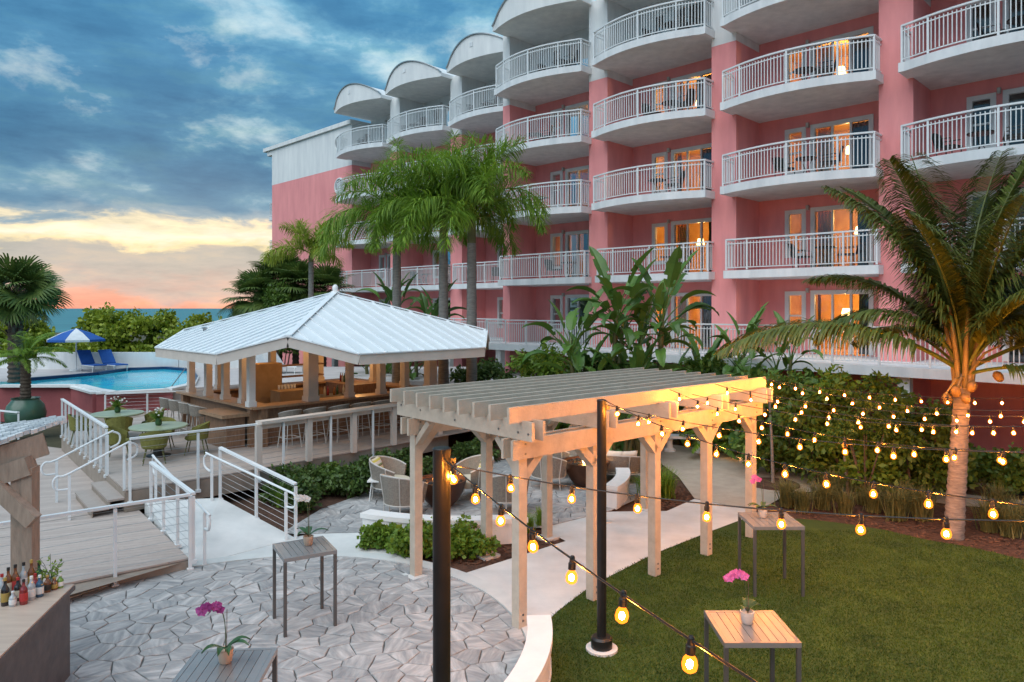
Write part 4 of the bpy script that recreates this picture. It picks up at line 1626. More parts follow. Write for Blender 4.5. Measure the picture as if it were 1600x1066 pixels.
# ------------------------------------------------------------------ pergola
PL0 = Vector((-1.54, 11.52, 0))
PU = Vector((.7526, .6585, 0))
PV = Vector((.6585, -.7526, 0))
SPAN, PW = 1.46, 2.49
perg = thing('pergola', 'beige painted timber pergola over the garden walk', 'pergola', PL0)


def pp(a, b, z):
    p = PL0 + PU * a + PV * b
    return Vector((p.x, p.y, z))


pang = math.atan2(PU.y, PU.x)
bolt = MB().lathe([(0, -.008), (.016, -.008), (.016, .008), (0, .008)], 6).mesh('bolt', M['bolt'])


def bolt_at(p, nrm, parent):
    q = nrm.to_track_quat('Z', 'Y').to_euler()
    o = link('bolt', bolt, parent, p, q)
    return o


for i in range(5):
    for b in (0, PW):
        p = pp(i * SPAN, b, 0)
        po = wpart(MB().box((p.x, p.y, 1.28), (0.145, 0.145, 2.55), rz=pang), 'post', M['beige'], perg)
        f_ = MB().box((p.x, p.y, 0.0), (0.34, 0.34, 0.05), rz=pang)
        if b == 0:
            f_.build('footing', M['concrete'], po)
        if b > 0:
            for z in (.12, .2):
                bolt_at(pp(i * SPAN, b, z) + PV * 0.0735, PV, po)
        # knee braces along the beam
        for sg in (-1, 1):
            if (i == 0 and sg < 0) or (i == 4 and sg > 0):
                continue
            L = 0.30
            m = MB().bar(pp(i * SPAN + sg * .03, b, 2.02), pp(i * SPAN + sg * (.03 + L), b, 2.32), 0.12, 0.145, up=PV)
            wpart(m, 'knee_brace', M['beige'], perg)
        m = MB().bar(pp(i * SPAN, b + (.05 if b == 0 else -.05), 2.15), pp(i * SPAN, b + (.42 if b == 0 else -.42), 2.52), 0.09, 0.12, up=PU)
        wpart(m, 'knee_brace', M['beige'], perg)
for b in (0, PW):
    for off in (-.097, .097):
        bm = wpart(MB().bar(pp(-.22, b + off, 2.425), pp(4 * SPAN + .22, b + off, 2.425), 0.045, 0.265), 'long_beam', M['beige'], perg)
        if off > 0:
            for i in range(5):
                for z in (2.36, 2.49):
                    bolt_at(pp(i * SPAN, b + off + .024, z), PV, bm)
for i in range(5):
    for off in (-.097, .097):
        cb = wpart(MB().bar(pp(i * SPAN + off, -.38, 2.69), pp(i * SPAN + off, PW + .38, 2.69), 0.045, 0.255), 'cross_beam', M['beige'], perg)
        if off < 0 and i == 0:
            for v_ in (-.25, .3, 1.2, 2.2, 2.6, 2.8):
                bolt_at(pp(off - .024, v_, 2.66 + .05 * ((v_ * 10) % 2)), -PU, cb)
vs = [-.22, .17, .52, .87, 1.22, 1.57, 1.92, 2.27, 2.65]
for v_ in vs:
    wpart(MB().bar(pp(-.34, v_, 2.905), pp(6.06, v_, 2.905), 0.045, 0.21), 'purlin', M['beige'], perg)

# ------------------------------------------------------------------ light poles and string lights
def pole(label, x, y, h, r=0.063):
    t = thing('light_pole', label, 'pole', (x, y, 0), group='string light poles')
    MB().tube([(0, 0, 0.05), (0, 0, h)], r, 20).build('shaft', M['black_pole'], t, True)
    MB().lathe([(r * 1.04, h - .012), (r * 1.04, h + .004), (r * .9, h + .012), (0, h + .014)], 20).build('cap', M['black_pole'], t)
    MB().lathe([(.135, .03), (.135, .15), (.11, .175), (r, .178)], 20).build('base_collar', M['black_pole'], t, True)
    MB().lathe([(.20, -.02), (.20, .03), (.19, .035), (0, .035)], 24).build('footing', M['concrete'], t)
    MB().box((r + .015, 0, h - .09), (.05, .03, .05)).build('hook', M['black_pole'], t)
    return t


pole('thick black pole rising from the flagstones in the foreground', -0.52, 5.3, 3.26, .066)
pole('black pole with a round footing on the lawn', 1.13, 9.03, 3.14, .060)
for x, y, h in ((1.12, 1.3, 3.35), (3.5, 3.85, 3.2), (4.95, 6.2, 3.2), (7.5, 8.6, 3.2), (8.6, 9.75, 3.2), (10.2, 11.1, 3.2)):
    pole('black string light pole outside the right of the lawn', x, y, h)

glob = bpy.data.materials.new('bulb_glass')
glob.use_nodes = True
nt = glob.node_tree
pb = nt.nodes['Principled BSDF']
em = nt.nodes.new('ShaderNodeEmission')
em.inputs[0].default_value = (1.0, 0.22, 0.018, 1)
em.inputs[1].default_value = 2.6
tr = nt.nodes.new('ShaderNodeBsdfTransparent')
tr.inputs[0].default_value = (1, .75, .4, 1)
mx = nt.nodes.new('ShaderNodeMixShader')
mx.inputs[0].default_value = 0.55
nt.links.new(em.outputs[0], mx.inputs[1])
nt.links.new(tr.outputs[0], mx.inputs[2])
nt.links.new(mx.outputs[0], nt.nodes['Material Output'].inputs[0])
M['bulb_glass'] = glob
fil = bpy.data.materials.new('bulb_filament')
fil.use_nodes = True
nt = fil.node_tree
em = nt.nodes.new('ShaderNodeEmission')
em.inputs[0].default_value = (1.0, 0.41, 0.075, 1)
em.inputs[1].default_value = 1900.0
nt.links.new(em.outputs[0], nt.nodes['Material Output'].inputs[0])
M['filament'] = fil
bulb_me = MB().lathe([(.011, .0), (.014, -.008), (.024, -.022), (.029, -.042), (.025, -.060), (.012, -.070), (.001, -.072)], 12).mesh('bulb', M['bulb_glass'], True)
fil_me = MB().lathe([(.003, -.026), (.010, -.032), (.0125, -.042), (.010, -.052), (.003, -.057)], 8).mesh('filament', M['filament'], True)
sock_me = MB().lathe([(.008, .06), (.012, .055), (.014, .03), (.018, .026), (.018, -.004), (.011, -.006)], 10).mesh('socket', M['socket'])

STR = [
    # start xy, T0, step, count, z0, zmin, t_end, label
    ('A', (4.82, 13.56), 0.2, (.407, -.112), 14, 2.86, 2.61, 14.4, 'from the far corner of the pergola, topmost'),
    ('B', (4.68, 13.44), 0.8, (.311, -.291), 12, 2.90, 2.60, 12.6, 'from the far end of the pergola, second from top'),
    ('C', (3.86, 12.73), 0.8, (.411, -.172), 14, 2.80, 2.50, 14.5, 'from the pergola, third from top'),
    ('D', (3.49, 12.40), 0.6, (.296, -.310), 13, 2.90, 2.58, 13.2, 'from the pergola, fourth from top'),
    ('E', (2.99, 11.96), 0.6, (.383, -.253), 12, 2.77, 2.535, 11.8, 'from the pergola middle, fifth from top'),
    ('F', (2.53, 11.56), 0.6, (.186, -.403), 12, 2.90, 2.65, 12.6, 'from the pergola middle towards the right foreground'),
    ('G', (1.13, 9.03), 0.5, (.344, -.275), 11, 3.00, 2.83, 11.2, 'from the lawn pole across the far lawn'),
    ('H', (1.13, 9.03), 0.8, (.186, -.403), 12, 3.06, 2.83, 12.7, 'from the lawn pole towards the right foreground'),
    ('a', (-.52, 5.3), 0.2, (.425, -.154), 9, 3.06, 2.93, 9.4, 'from the thick pole across the walk and lawn'),
    ('b', (-.52, 5.3), 0.65, (.172, -.420), 9, 3.10, 3.03, 9.5, 'from the thick pole down to the bottom edge'),
]
for nm, s_, T0, stp, cnt, z0, zm, te, lab in STR:
    t = thing('string_light', 'glowing string of bulbs ' + lab, 'string lights', (s_[0], s_[1], z0 + .1), group='string lights over the lawn')
    CAB = 0.10

    def cz(tt):
        u_ = (tt / te - 0.5) * 2
        return zm + (z0 - zm) * u_ * u_ + CAB
    pts_ = [(s_[0] + stp[0] * tt, s_[1] + stp[1] * tt, cz(tt)) for tt in np.linspace(0, te, 34)]
    wpart(MB().tube(pts_, 0.0055, 5), 'cord', M['socket'], t)
    for i in range(cnt):
        tt = T0 + i
        if tt > te:
            break
        p = Vector((s_[0] + stp[0] * tt, s_[1] + stp[1] * tt, cz(tt)))
        bo = link('bulb', bulb_me, t)
        bo.location = p - Vector(t.location) - Vector((0, 0, 0.045))
        bo.rotation_euler = (rng.uniform(-.1, .1), rng.uniform(-.1, .1), 0)
        link('socket', sock_me, bo)
        link('filament', fil_me, bo)


# ------------------------------------------------------------------ foreground tall tables and orchids
def tall_table(label, x, y, a, s=0.75, h=1.05):
    t = thing('bar_table', label, 'table', (x, y, 0), a, group='tall slatted tables')
    n = 8
    w = s - 0.08
    for i in range(n):
        MB().box((-w / 2 + w * (i + .5) / n, 0, h - .014), (w / n - .006, s - 0.08, .022)).build('slat', M['table'], t)
    e = MB()
    for x_, y_, sx_, sy_ in ((0, s / 2 - .02, s, .04), (0, -s / 2 + .02, s, .04), (s / 2 - .02, 0, .04, s - .084), (-s / 2 + .02, 0, .04, s - .084)):
        e.box((x_, y_, h - .025), (sx_, sy_, .05))
    e.build('frame', M['table'], t)
    lg = MB().box((0, 0, (h - .052) / 2), (.04, .04, h - .052)).mesh('leg', M['table_leg'])
    for i in (-1, 1):
        for j in (-1, 1):
            link('leg', lg, t, (i * (s / 2 - .0215), j * (s / 2 - .0215), 0))
    return t


def orchid(label, loc, petal, pot, lean, tall=0.45, nfl=6, seed=1, rz=0.0, leaf=0.22):
    r = random.Random(seed)
    t = thing('potted_orchid', label, 'orchid', loc, rz, group='potted orchids')
    MB().lathe([(.045, 0), (.055, .01), (.068, .10), (.072, .125), (.060, .125), (.056, .10), (0, .10)], 16).build('pot', pot, t, True)
    for i in range(5):
        a = r.uniform(0, 6.28)
        L = leaf * r.uniform(.7, 1.1)
        m = MB()
        V = []
        nn = 6
        for k in range(nn + 1):
            u_ = k / nn
            rad = L * u_
            z = .12 + .10 * math.sin(u_ * 2.2) - .03 * u_
            w = .034 * math.sin(math.pi * min(1, .12 + u_ * .88)) + .004
            V += [(rad, -w, z + .012), (rad, 0, z), (rad, w, z + .012)]
        m.add(V, [(3 * k + j, 3 * k + j + 1, 3 * k + 4 + j, 3 * k + 3 + j) for k in range(nn) for j in (0, 1)])
        o = m.build('leaf', M['orchid_leaf'], t, True)
        o.rotation_euler = (0, 0, a)
    P = []
    for k in range(9):
        u_ = k / 8
        P.append(Vector((lean * 2.3 * u_ ** 3.2, .02 * math.sin(u_ * 3), .1 + tall * (math.sin(u_ * 1.85)))))
    st_ = MB().tube(P, .0045, 5).build('stem', M['stem'], t)
    MB().tube([(0.01, 0, .1), (0.012, .005, .1 + tall * .92)], .003, 4).build('support_stick', M['bark'], t)
    for i in range(nfl):
        u_ = 1 - .36 * i / nfl
        k = u_ * 8
        i0 = min(7, int(k))
        c = P[i0].lerp(P[i0 + 1], k - i0) + Vector((r.uniform(-.03, .03), r.uniform(-.045, .02), r.uniform(-.02, .02)))
        fl_ = MB()
        f0 = Vector((r.uniform(-.5, .5), -1, r.uniform(-.2, .4))).normalized()
        up_ = Vector((0, 0, 1))
        sx_ = f0.cross(up_).normalized()
        up_ = sx_.cross(f0)
        for q in range(5):
            a = math.pi / 2 + q * 2 * math.pi / 5
            d = sx_ * math.cos(a) + up_ * math.sin(a)
            e = f0.cross(d)
            L = .052 if q in (0, 2, 3) else .058
            wd = .020 if q in (0, 2, 3) else .034
            fl_.add([c, c + d * L * .5 + e * wd + f0 * .006, c + d * L - f0 * .004, c + d * L * .5 - e * wd + f0 * .006], [(0, 1, 2, 3)])
        fl_.lathe([(.002, 0), (.010, .004), (.002, .012)], 5, c)
        fl_.build('blossom', petal, t)
    return t


tall_table('tall grey slatted table on the flagstones with a white orchid', -2.83, 9.77, R(30), .70)
tall_table('tall grey slatted table at the bottom edge with a purple orchid', -2.60, 6.47, R(4), .76)
tall_table('tall grey slatted table on the near lawn with a pink orchid', 2.44, 7.34, 0.0, .75)
tall_table('tall grey slatted table at the far lawn edge by the pergola', 3.98, 11.05, 0.0, .76)
orchid('white orchid in a cream pot on the flagstone table', (-2.80, 9.85, 1.05), M['petal_white'], M['pot_cream'], -.06, .55, 7, 3, 0.2, .26)
orchid('purple orchid in a cream pot on the bottom edge table', (-2.63, 6.58, 1.05), M['petal_purple'], M['pot_cream'], -.10, .42, 7, 5, 0.2, .24)
orchid('pink orchid in a white pot on the near lawn table', (2.43, 7.40, 1.05), M['petal_pink'], M['pot_white'], -.09, .40, 8, 8, 0, .18)
orchid('small pink orchid in a white pot on the far lawn table', (3.90, 11.15, 1.05), M['petal_pink'], M['pot_white'], -.06, .50, 3, 11, 0, .24)


# ------------------------------------------------------------------ fire bowls and lounge seats
def fire_bowl(label, x, y, r=0.52, h=0.58, seed=1):
    t = thing('fire_bowl', label, 'fire bowl', (x, y, 0.02), group='bronze fire bowls')
    prof = [(.22, 0), (.24, .02), (.36, .14), (.46, .30), (r, h - .03), (r + .02, h), (r - .03, h), (r - .06, h - .06), (0, h - .10)]
    MB().lathe(prof, 28).build('bowl', M['bronze'], t, True)
    q = random.Random(seed)
    rk = MB()
    for i in range(9):
        rk.tube([(0, 0, 0), (0.02, .01, .05), (0.0, 0.02, .085)], [.05, .065, .02], 6)
        break
    rme = rk.mesh('lava_rock', M['lava'])
    for i in range(26):
        a, rr = q.uniform(0, 6.28), (r - .12) * math.sqrt(q.random())
        link('lava_rock', rme, t, (rr * math.cos(a), rr * math.sin(a), h - .11), (q.uniform(-.6, .6), q.uniform(-.6, .6), a), q.uniform(.7, 1.2))
    for i in range(9):
        a, rr = q.uniform(0, 6.28), .22 * math.sqrt(q.random())
        hh = q.uniform(.18, .42)
        x0, y0 = rr * math.cos(a), rr * math.sin(a)
        w = q.uniform(.03, .055)
        pts_ = [(x0, y0, h - .08), (x0 + q.uniform(-.03, .03), y0, h - .08 + hh * .3), (x0 + q.uniform(-.05, .05), y0 + q.uniform(-.03, .03), h - .08 + hh * .65), (x0 + q.uniform(-.09, .09), y0, h - .08 + hh)]
        MB().tube(pts_, [w, w * 1.15, w * .6, .004], 7).build('flame', M['flame'] if i % 3 else M['flame_core'], t, True)
    return t


fb1 = G(690, 792)
fire_bowl('bronze fire bowl with flames behind the thick black pole', fb1.x, fb1.y, .54, .58, 2)
fb2 = G(915, 760)
fire_bowl('bronze fire bowl with flames beside the curved woven lounge', fb2.x, fb2.y, .56, .60, 4)


def striped(name, stops):
    m = bpy.data.materials.new(name)
    m.use_nodes = True
    nt = m.node_tree
    b = nt.nodes['Principled BSDF']
    tcn = nt.nodes.new('ShaderNodeTexCoord')
    sp_ = nt.nodes.new('ShaderNodeSeparateXYZ')
    nt.links.new(tcn.outputs['Generated'], sp_.inputs[0])
    rp = nt.nodes.new('ShaderNodeValToRGB')
    rp.color_ramp.interpolation = 'CONSTANT'
    cr = rp.color_ramp
    cr.elements[0].position = 0
    cr.elements[0].color = (*stops[0][1], 1)
    cr.elements[1].position = stops[1][0]
    cr.elements[1].color = (*stops[1][1], 1)
    for p, c in stops[2:]:
        e = cr.elements.new(p)
        e.color = (*c, 1)
    nt.links.new(sp_.outputs[2], rp.inputs[0])
    nt.links.new(rp.outputs[0], b.inputs['Base Color'])
    b.inputs['Roughness'].default_value = 0.9
    return m


CR, GN, YL, BR, WT = (.66, .56, .38), (.22, .30, .12), (.55, .50, .10), (.18, .13, .07), (.72, .70, .62)
M['stripe'] = striped('striped_pillow', [(0, CR), (.12, GN), (.2, WT), (.34, YL), (.42, CR), (.52, BR), (.57, GN), (.64, WT), (.80, YL), (.90, CR)])
M['stripe2'] = striped('green_striped_pillow', [(0, WT), (.15, GN), (.3, WT), (.45, (.25, .5, .35)), (.6, WT), (.75, GN), (.88, WT)])


def pillow_mesh(w, h, th, m):
    nx, ny = 10, 10
    V = []
    for s in (1, -1):
        for j in range(ny + 1):
            for i in range(nx + 1):
                u_, v_ = i / nx * 2 - 1, j / ny * 2 - 1
                k = max(0, (1 - u_ ** 4) * (1 - v_ ** 4)) ** .5
                pin = 1 - .06 * (1 - abs(u_ * v_))
                V.append((u_ * w / 2 * pin, s * th / 2 * k, (v_ * pin + 1) * h / 2))
    n = (nx + 1) * (ny + 1)
    Fc = []
    for j in range(ny):
        for i in range(nx):
            a = j * (nx + 1) + i
            Fc.append((a, a + 1, a + nx + 2, a + nx + 1))
            Fc.append((n + a, n + a + nx + 1, n + a + nx + 2, n + a + 1))
    mb = MB()
    mb.v, mb.f = V, Fc
    return mb.mesh('pillow', m, True)


def lounge_proto(r=.42, h=.78, arc=2.0):
    t = thing('lounge_chair', 'x', 'chair')
    sh = MB()
    nb = 18
    V = []
    for i in range(nb + 1):
        a = -arc + 2 * arc * i / nb
        hh = h - .20 * (abs(a) / arc) ** 2
        for rr in (r, r + .03):
            V += [(rr * .84 * math.sin(a), rr * .84 * math.cos(a), .26), (rr * math.sin(a), rr * math.cos(a), hh)]
    Fc = []
    for i in range(nb):
        q, w = 4 * i, 4 * i + 4
        Fc += [(q, q + 1, w + 1, w), (q + 2, w + 2, w + 3, q + 3), (q + 1, q + 3, w + 3, w + 1), (q, w, w + 2, q + 2)]
    Fc += [(0, 2, 3, 1), (4 * nb, 4 * nb + 1, 4 * nb + 3, 4 * nb + 2)]
    sh.add(V, Fc)
    sh.build('woven_shell', M['wicker'], t)
    rim = [((r + .015) * math.sin(a), (r + .015) * math.cos(a), h - .20 * (abs(a) / arc) ** 2 + .01) for a in np.linspace(-arc, arc, 21)]
    MB().tube(rim, .016, 6).build('rim_tube', M['wicker_frame'], t)
    low = [((r * .84 + .03) * math.sin(a), (r * .84 + .03) * math.cos(a), .25) for a in np.linspace(-arc, arc, 21)]
    MB().tube(low, .012, 6).build('base_tube', M['wicker_frame'], t)
    for a in (-1.6, -.55, .55, 1.6):
        MB().tube([((r + .02) * math.sin(a) * .92, (r + .02) * math.cos(a) * .92, 0), ((r + .02) * math.sin(a) * .86, (r + .02) * math.cos(a) * .86, .27),
                   ((r + .035) * math.sin(a), (r + .035) * math.cos(a), h - .20 * (abs(a) / arc) ** 2)], .012, 5).build('leg', M['wicker_frame'], t)
    MB().lathe([(0, .25), (r * .86, .25), (r * .9, .30), (r * .88, .38), (0, .40)], 20).build('seat_cushion', M['cushion'], t, True)
    return t


lp0 = lounge_proto()
pl_a = pillow_mesh(.50, .46, .16, M['stripe'])
pl_b = pillow_mesh(.50, .28, .14, M['stripe2'])
seats = [  # px, py of floor contact, facing (deg, direction the sitter looks), pillow kind, label
    (612, 779, -8, 'a', 'woven lounge chair with a yellow striped pillow beside the white side table', 'yellow striped pillow leaning in the lounge chair by the side table'),
    (632, 806, 55, 'b', 'woven lounge chair with its back to the camera left of the fire bowl', 'green and white bolster on the chair with its back to the camera'),
    (737, 778, 205, 'a', 'woven lounge chair facing left behind the thick black pole', 'cream striped pillow on the chair behind the thick black pole'),
    (792, 800, 120, 'b', 'woven lounge chair behind the second pergola post', 'green pillow on the chair behind the second pergola post'),
    (858, 762, 30, None, 'woven lounge chair with its back to the walk between the fire bowls', None),
    (885, 744, -20, 'a', 'woven lounge chair with cushions left of the far fire bowl', 'striped pillow on the chair left of the far fire bowl'),
]
for i, (px, py, face, pk, lab, plab) in enumerate(seats):
    p = G(px, py)
    ob = lp0 if i == 0 else copy_tree(lp0)
    ob.location = (p.x, p.y, 0.02)
    a = R(face) + math.pi / 2
    ob.rotation_euler = (0, 0, a)
    ob.scale = (1.12,) * 3
    tag(ob, lab, 'chair', 'woven lounge chairs')
    if pk:
        d = Vector((-math.sin(a), math.cos(a), 0))
        q = link('pillow', pl_a if pk == 'a' else pl_b)
        q.location = (p.x + d.x * .25, p.y + d.y * .25, .48)
        q.rotation_euler = (R(-20), 0, a)
        tag(q, plab, 'pillow', 'striped pillows')
# wide curved lounge
p = G(975, 757)
sofa = lounge_proto(.72, .72, 1.9)
sofa.location = (p.x - .05, p.y + .45, .02)
sofa.rotation_euler = (0, 0, R(160))
tag(sofa, 'wide curved woven lounge with white pillows beside the far fire bowl', 'sofa')
sofa.name = 'curved_lounge'
M['white_pillow'] = mat('white_pillow', (.68, .64, .56), (.56, .53, .46), rough=.95, scale=5)
pl_c = pillow_mesh(.46, .36, .16, M['white_pillow'])
for i, a in enumerate((.6, 0, -.6)):
    aa = R(160) + a
    q = link('pillow', pl_c)
    q.location = (p.x - .05 - math.sin(aa) * .52, p.y + .45 + math.cos(aa) * .52, .50)
    q.rotation_euler = (R(-15), 0, aa)
    tag(q, ('white pillow at the left end of the curved lounge', 'white pillow in the middle of the curved lounge', 'white pillow at the right end of the curved lounge')[i], 'pillow', 'white pillows on the curved lounge')
# white side table
p = G(594, 782)
t = thing('side_table', 'small white side table left of the lounge chairs', 'table', (p.x, p.y, .02))
MB().box((0, 0, .45), (.5, .45, .03)).build('tabletop', M['white_paint'], t)
for x in (-1, 1):
    for y in (-1, 1):
        MB().tube([(x * .21, y * .18, 0), (x * .16, y * .14, .44)], .013, 5).build('leg', M['white_paint'], t)
# stone bench down the path
p = G(1070, 706)
t = thing('stone_bench', 'white stone bench at the end of the sand path', 'bench', (p.x, p.y, 0), R(-12))
MB().box((0, 0, .45), (1.35, .42, .08)).build('seat', M['white_stucco'], t)
for x in (-.45, .45):
    MB().lathe([(.19, 0), (.19, .06), (.10, .12), (.09, .32), (.15, .41)], 8, (x, 0, 0)).build('leg', M['white_stucco'], t)

# ------------------------------------------------------------------ service bar in the left foreground
tz = 1.07
c0 = G(111, 914, tz)
c1 = G(-30, 1050, tz)
bdir = (c1 - c0).normalized()
bin_ = Vector((bdir.y, -bdir.x, 0))
if bin_.x > 0:
    bin_ = -bin_
sb = thing('service_bar', 'dark stone service bar with a wooden top in the left foreground', 'bar counter', (c0.x, c0.y, 0))
a, b = c0 + bdir * .03, c1 + bdir * 2.0
bw = 1.0
quad = [a, b, b + bin_ * bw, a + bin_ * bw]
wpart(MB().prism(ccw([(q.x, q.y) for q in quad]), -0.03, tz - .065), 'stone_front', M['stone_dark'], sb)
a, b = c0 - bdir * .02 - bin_ * .04, c1 + bdir * 2.0 - bin_ * .04
quad = [a, b, b + bin_ * (bw + .08), a + bin_ * (bw + .08)]
wpart(MB().prism(ccw([(q.x, q.y) for q in quad]), tz - .063, tz - .02), 'counter_edge', M['stone_dark'], sb)
quad = [a + bin_ * .012, b + bin_ * .012, b + bin_ * (bw + .06), a + bin_ * (bw + .06)]
M['bar_top'] = mat('pale_bar_top', (.50, .40, .32), (.40, .31, .25), rough=.4, scale=2, stretch=(1, 6, 1))
wpart(MB().prism(ccw([(q.x, q.y) for q in quad]), tz - .0195, tz), 'counter_top', M['bar_top'], sb)


def bottle_mat(name, c, rough=.12):
    m = mat(name, c, tuple(x * .7 for x in c), rough=rough, scale=6, spec=.6, coat=.6)
    return m


BM = {'amber': bottle_mat('amber_bottle', (.17, .055, .012)), 'clear': bottle_mat('clear_bottle', (.42, .46, .48)), 'red': bottle_mat('red_bottle', (.22, .015, .015)),
      'green': bottle_mat('green_bottle', (.03, .11, .03)), 'dark': bottle_mat('dark_bottle', (.02, .012, .012)), 'blue': bottle_mat('blue_bottle', (.04, .10, .18)), 'lime': bottle_mat('lime_can', (.16, .30, .03))}
LM = {'cream': mat('cream_label', (.60, .54, .42), (.5, .44, .34), rough=.7, scale=20), 'white': mat('white_label', (.72, .72, .7), rough=.7), 'black': mat('black_label', (.02, .02, .02), rough=.6),
      'red': mat('red_label', (.40, .03, .03), rough=.6), 'gold': mat('gold_label', (.42, .28, .07), rough=.5)}


def bottle(label, p, kind, lab, h=.30, r=.038, capc='black'):
    t = thing('bottle', label, 'bottle', p, rng.uniform(0, 6), group='bottles on the service bar')
    k = h / .30
    MB().lathe([(r * .9, 0), (r, .008), (r, .17 * k), (r * .85, .19 * k), (.016, .225 * k), (.014, .275 * k)], 14).build('glass_body', BM[kind], t, True)
    MB().lathe([(.0165, .268 * k), (.0165, h), (0, h + .002)], 10).build('cap', LM[capc], t)
    MB().lathe([(r + .0012, .045 * k), (r + .0012, .14 * k), (r + .0008, .141 * k)], 14).build('bottle_label', LM[lab], t, True)
    return t


bspec = [  # px, py (contact), body, label, height, cap, wording
    (8, 946, 'dark', 'gold', .30, 'gold', 'dark bottle with a gold label, front of the row at the picture edge'),
    (20, 947, 'clear', 'white', .16, 'white', 'short clear jar with a white label in front'),
    (37, 944, 'red', 'red', .27, 'black', 'red bottle with a red label in the front row'),
    (49, 937, 'clear', 'white', .26, 'white', 'clear bottle with a white label in the front row'),
    (62, 932, 'blue', 'white', .24, 'white', 'blue bottle with a round white label'),
    (74, 925, 'amber', 'black', .19, 'gold', 'squat amber bottle with a black label'),
    (85, 921, 'amber', 'gold', .14, 'gold', 'small amber can with a gold band'),
    (94, 918, 'lime', 'white', .15, 'white', 'lime green can at the end of the row'),
    (13, 930, 'amber', 'cream', .31, 'black', 'amber whiskey bottle in the back row at the picture edge'),
    (24, 928, 'amber', 'red', .33, 'black', 'tall amber bottle with a red label in the back row'),
    (37, 924, 'clear', 'white', .33, 'black', 'tall clear bottle in the back row'),
    (49, 921, 'amber', 'gold', .34, 'gold', 'tallest amber bottle with a gold cap in the back row'),
    (61, 917, 'green', 'cream', .28, 'black', 'green bottle in the back row'),
    (28, 938, 'dark', 'cream', .25, 'red', 'dark bottle with a cream label between the rows'),
    (55, 928, 'red', 'red', .23, 'red', 'small red bottle between the rows'),
    (3, 938, 'clear', 'cream', .29, 'red', 'clear bottle cut by the left picture edge'),
]
for px, py, kd, lb, hh, cc, wd in bspec:
    p = G(px, py, tz)
    bottle(wd, (p.x, p.y, tz), kd, lb, hh, .040 if hh > .2 else .036, cc)
p = G(80, 916, tz)
t = thing('potted_herb', 'leafy mint sprigs standing behind the bottles', 'plant', (p.x, p.y, tz))
MB().lathe([(.04, 0), (.05, .1), (.045, .1), (0, .09)], 12).build('pot', BM['clear'], t, True)
lf = MB()
stm = MB()
for i in range(9):
    a = rng.uniform(0, 6.28)
    top = Vector((.18 * math.cos(a) * rng.uniform(.3, 1), .18 * math.sin(a) * rng.uniform(.3, 1), rng.uniform(.2, .42)))
    stm.tube([(0, 0, .08), top * .6 + Vector((0, 0, .06)), top], .003, 4)
    for k in range(10):
        u_ = rng.uniform(.3, 1)
        c = top * u_
        d = Vector((rng.gauss(0, 1), rng.gauss(0, 1), rng.gauss(0.3, .6))).normalized()
        s_ = d.orthogonal().normalized() * .012
        lf.add([c, c + d * .02 + s_, c + d * .045, c + d * .02 - s_], [(0, 1, 2, 3)])
stm.build('stem', M['stem'], t)
lf.build('foliage', M['leaf_bright'], t)

# roof corner and post over the service bar
kio = thing('kiosk_canopy', 'weathered timber canopy corner with pale shingle roof over the service bar', 'canopy', D(32, 900, 8.6))
d0 = 8.6
pc = D(32, 700, d0)
wpart(MB().box((pc.x, pc.y, 1.2), (.12, .20, 2.4), rz=.15), 'post', M['timber'], kio)
wpart(MB().box((pc.x + .122, pc.y, 1.2), (.115, .19, 2.4), rz=.15), 'post', M['timber'], kio)
wpart(MB().bar(D(-90, 772, d0 - .12), D(50, 726, d0 - .02), .20, .22), 'plate_beam', M['timber'], kio)
wpart(MB().bar(D(-90, 742, d0 - .35), D(72, 693, d0 + .15), .11, .27), 'rafter_tail', M['timber'], kio)
wpart(MB().bar(D(-30, 738, d0 - .15), D(53, 815, d0 - .15), .12, .17), 'brace', M['timber'], kio)
ra, rb, rc, rd = D(105, 659, d0 + .30), D(-90, 722, d0 - .55), D(-90, 676, d0 + .95), D(98, 652, d0 + 1.0)
nr, nc = 5, 16
for row in range(nr):
    for i in range(nc + 1):
        def Pq(u_, v_):
            u_ = min(max(u_, 0), 1)
            return ra.lerp(rb, u_).lerp(rd.lerp(rc, u_), min(v_, 1))
        off = .5 * (row % 2)
        u0, u1 = (i - off + .03) / nc, (i - off + .97) / nc
        if u1 <= 0 or u0 >= 1:
            continue
        v0, v1 = row / nr, (row + 1.15) / nr
        lift = Vector((0, 0, .035 + .006 * ((i * 7 + row * 3) % 4)))
        q = [Pq(u0, v0) + lift, Pq(u1, v0) + lift, Pq(u1, v1) + lift * .35, Pq(u0, v1) + lift * .35]
        lo_ = [p_ - Vector((0, 0, .05)) for p_ in q]
        wpart(MB().add(q + lo_, [(0, 1, 2, 3), (7, 6, 5, 4), (0, 4, 5, 1), (1, 5, 6, 2), (2, 6, 7, 3), (3, 7, 4, 0)]), 'shingle', M['shingle'], kio)

# ------------------------------------------------------------------ pool side
PZ = 1.30
pd_poly = [(-40, 36.5), (-40, 28.0), (-16.7, 27.8), (-14.7, 25.7), (-12.5, 26.6), (-10.5, 28.6), (3, 30.5), (2, 37)]
struct(MB().prism(ccw(pd_poly), 0.0, PZ).build('pool_deck', M['pooldeck']))
water = gp((0, 597), (35, 596), (150, 586.5), (200, 579), (260, 577), (296, 580), (304, 592), (298, 603), (262, 611), (180, 616), (152, 612), (125, 605), (0, 605), z=PZ)
struct(poly_sheet('pool', water, PZ + .006, M['pool']))
cop = MB()
for a, b in zip(water[1:7], water[2:8]):
    cop.bar((*a, PZ + .05), (*b, PZ + .05), .25, .16)
struct(cop.build('pool_tile_edge', M['tile_blue']))
cop = MB()
for a, b in zip(water[6:12], water[7:13]):
    cop.bar((*a, PZ + .05), (*b, PZ + .05), .35, .09)
struct(cop.build('pool_coping', M['white_paint']))
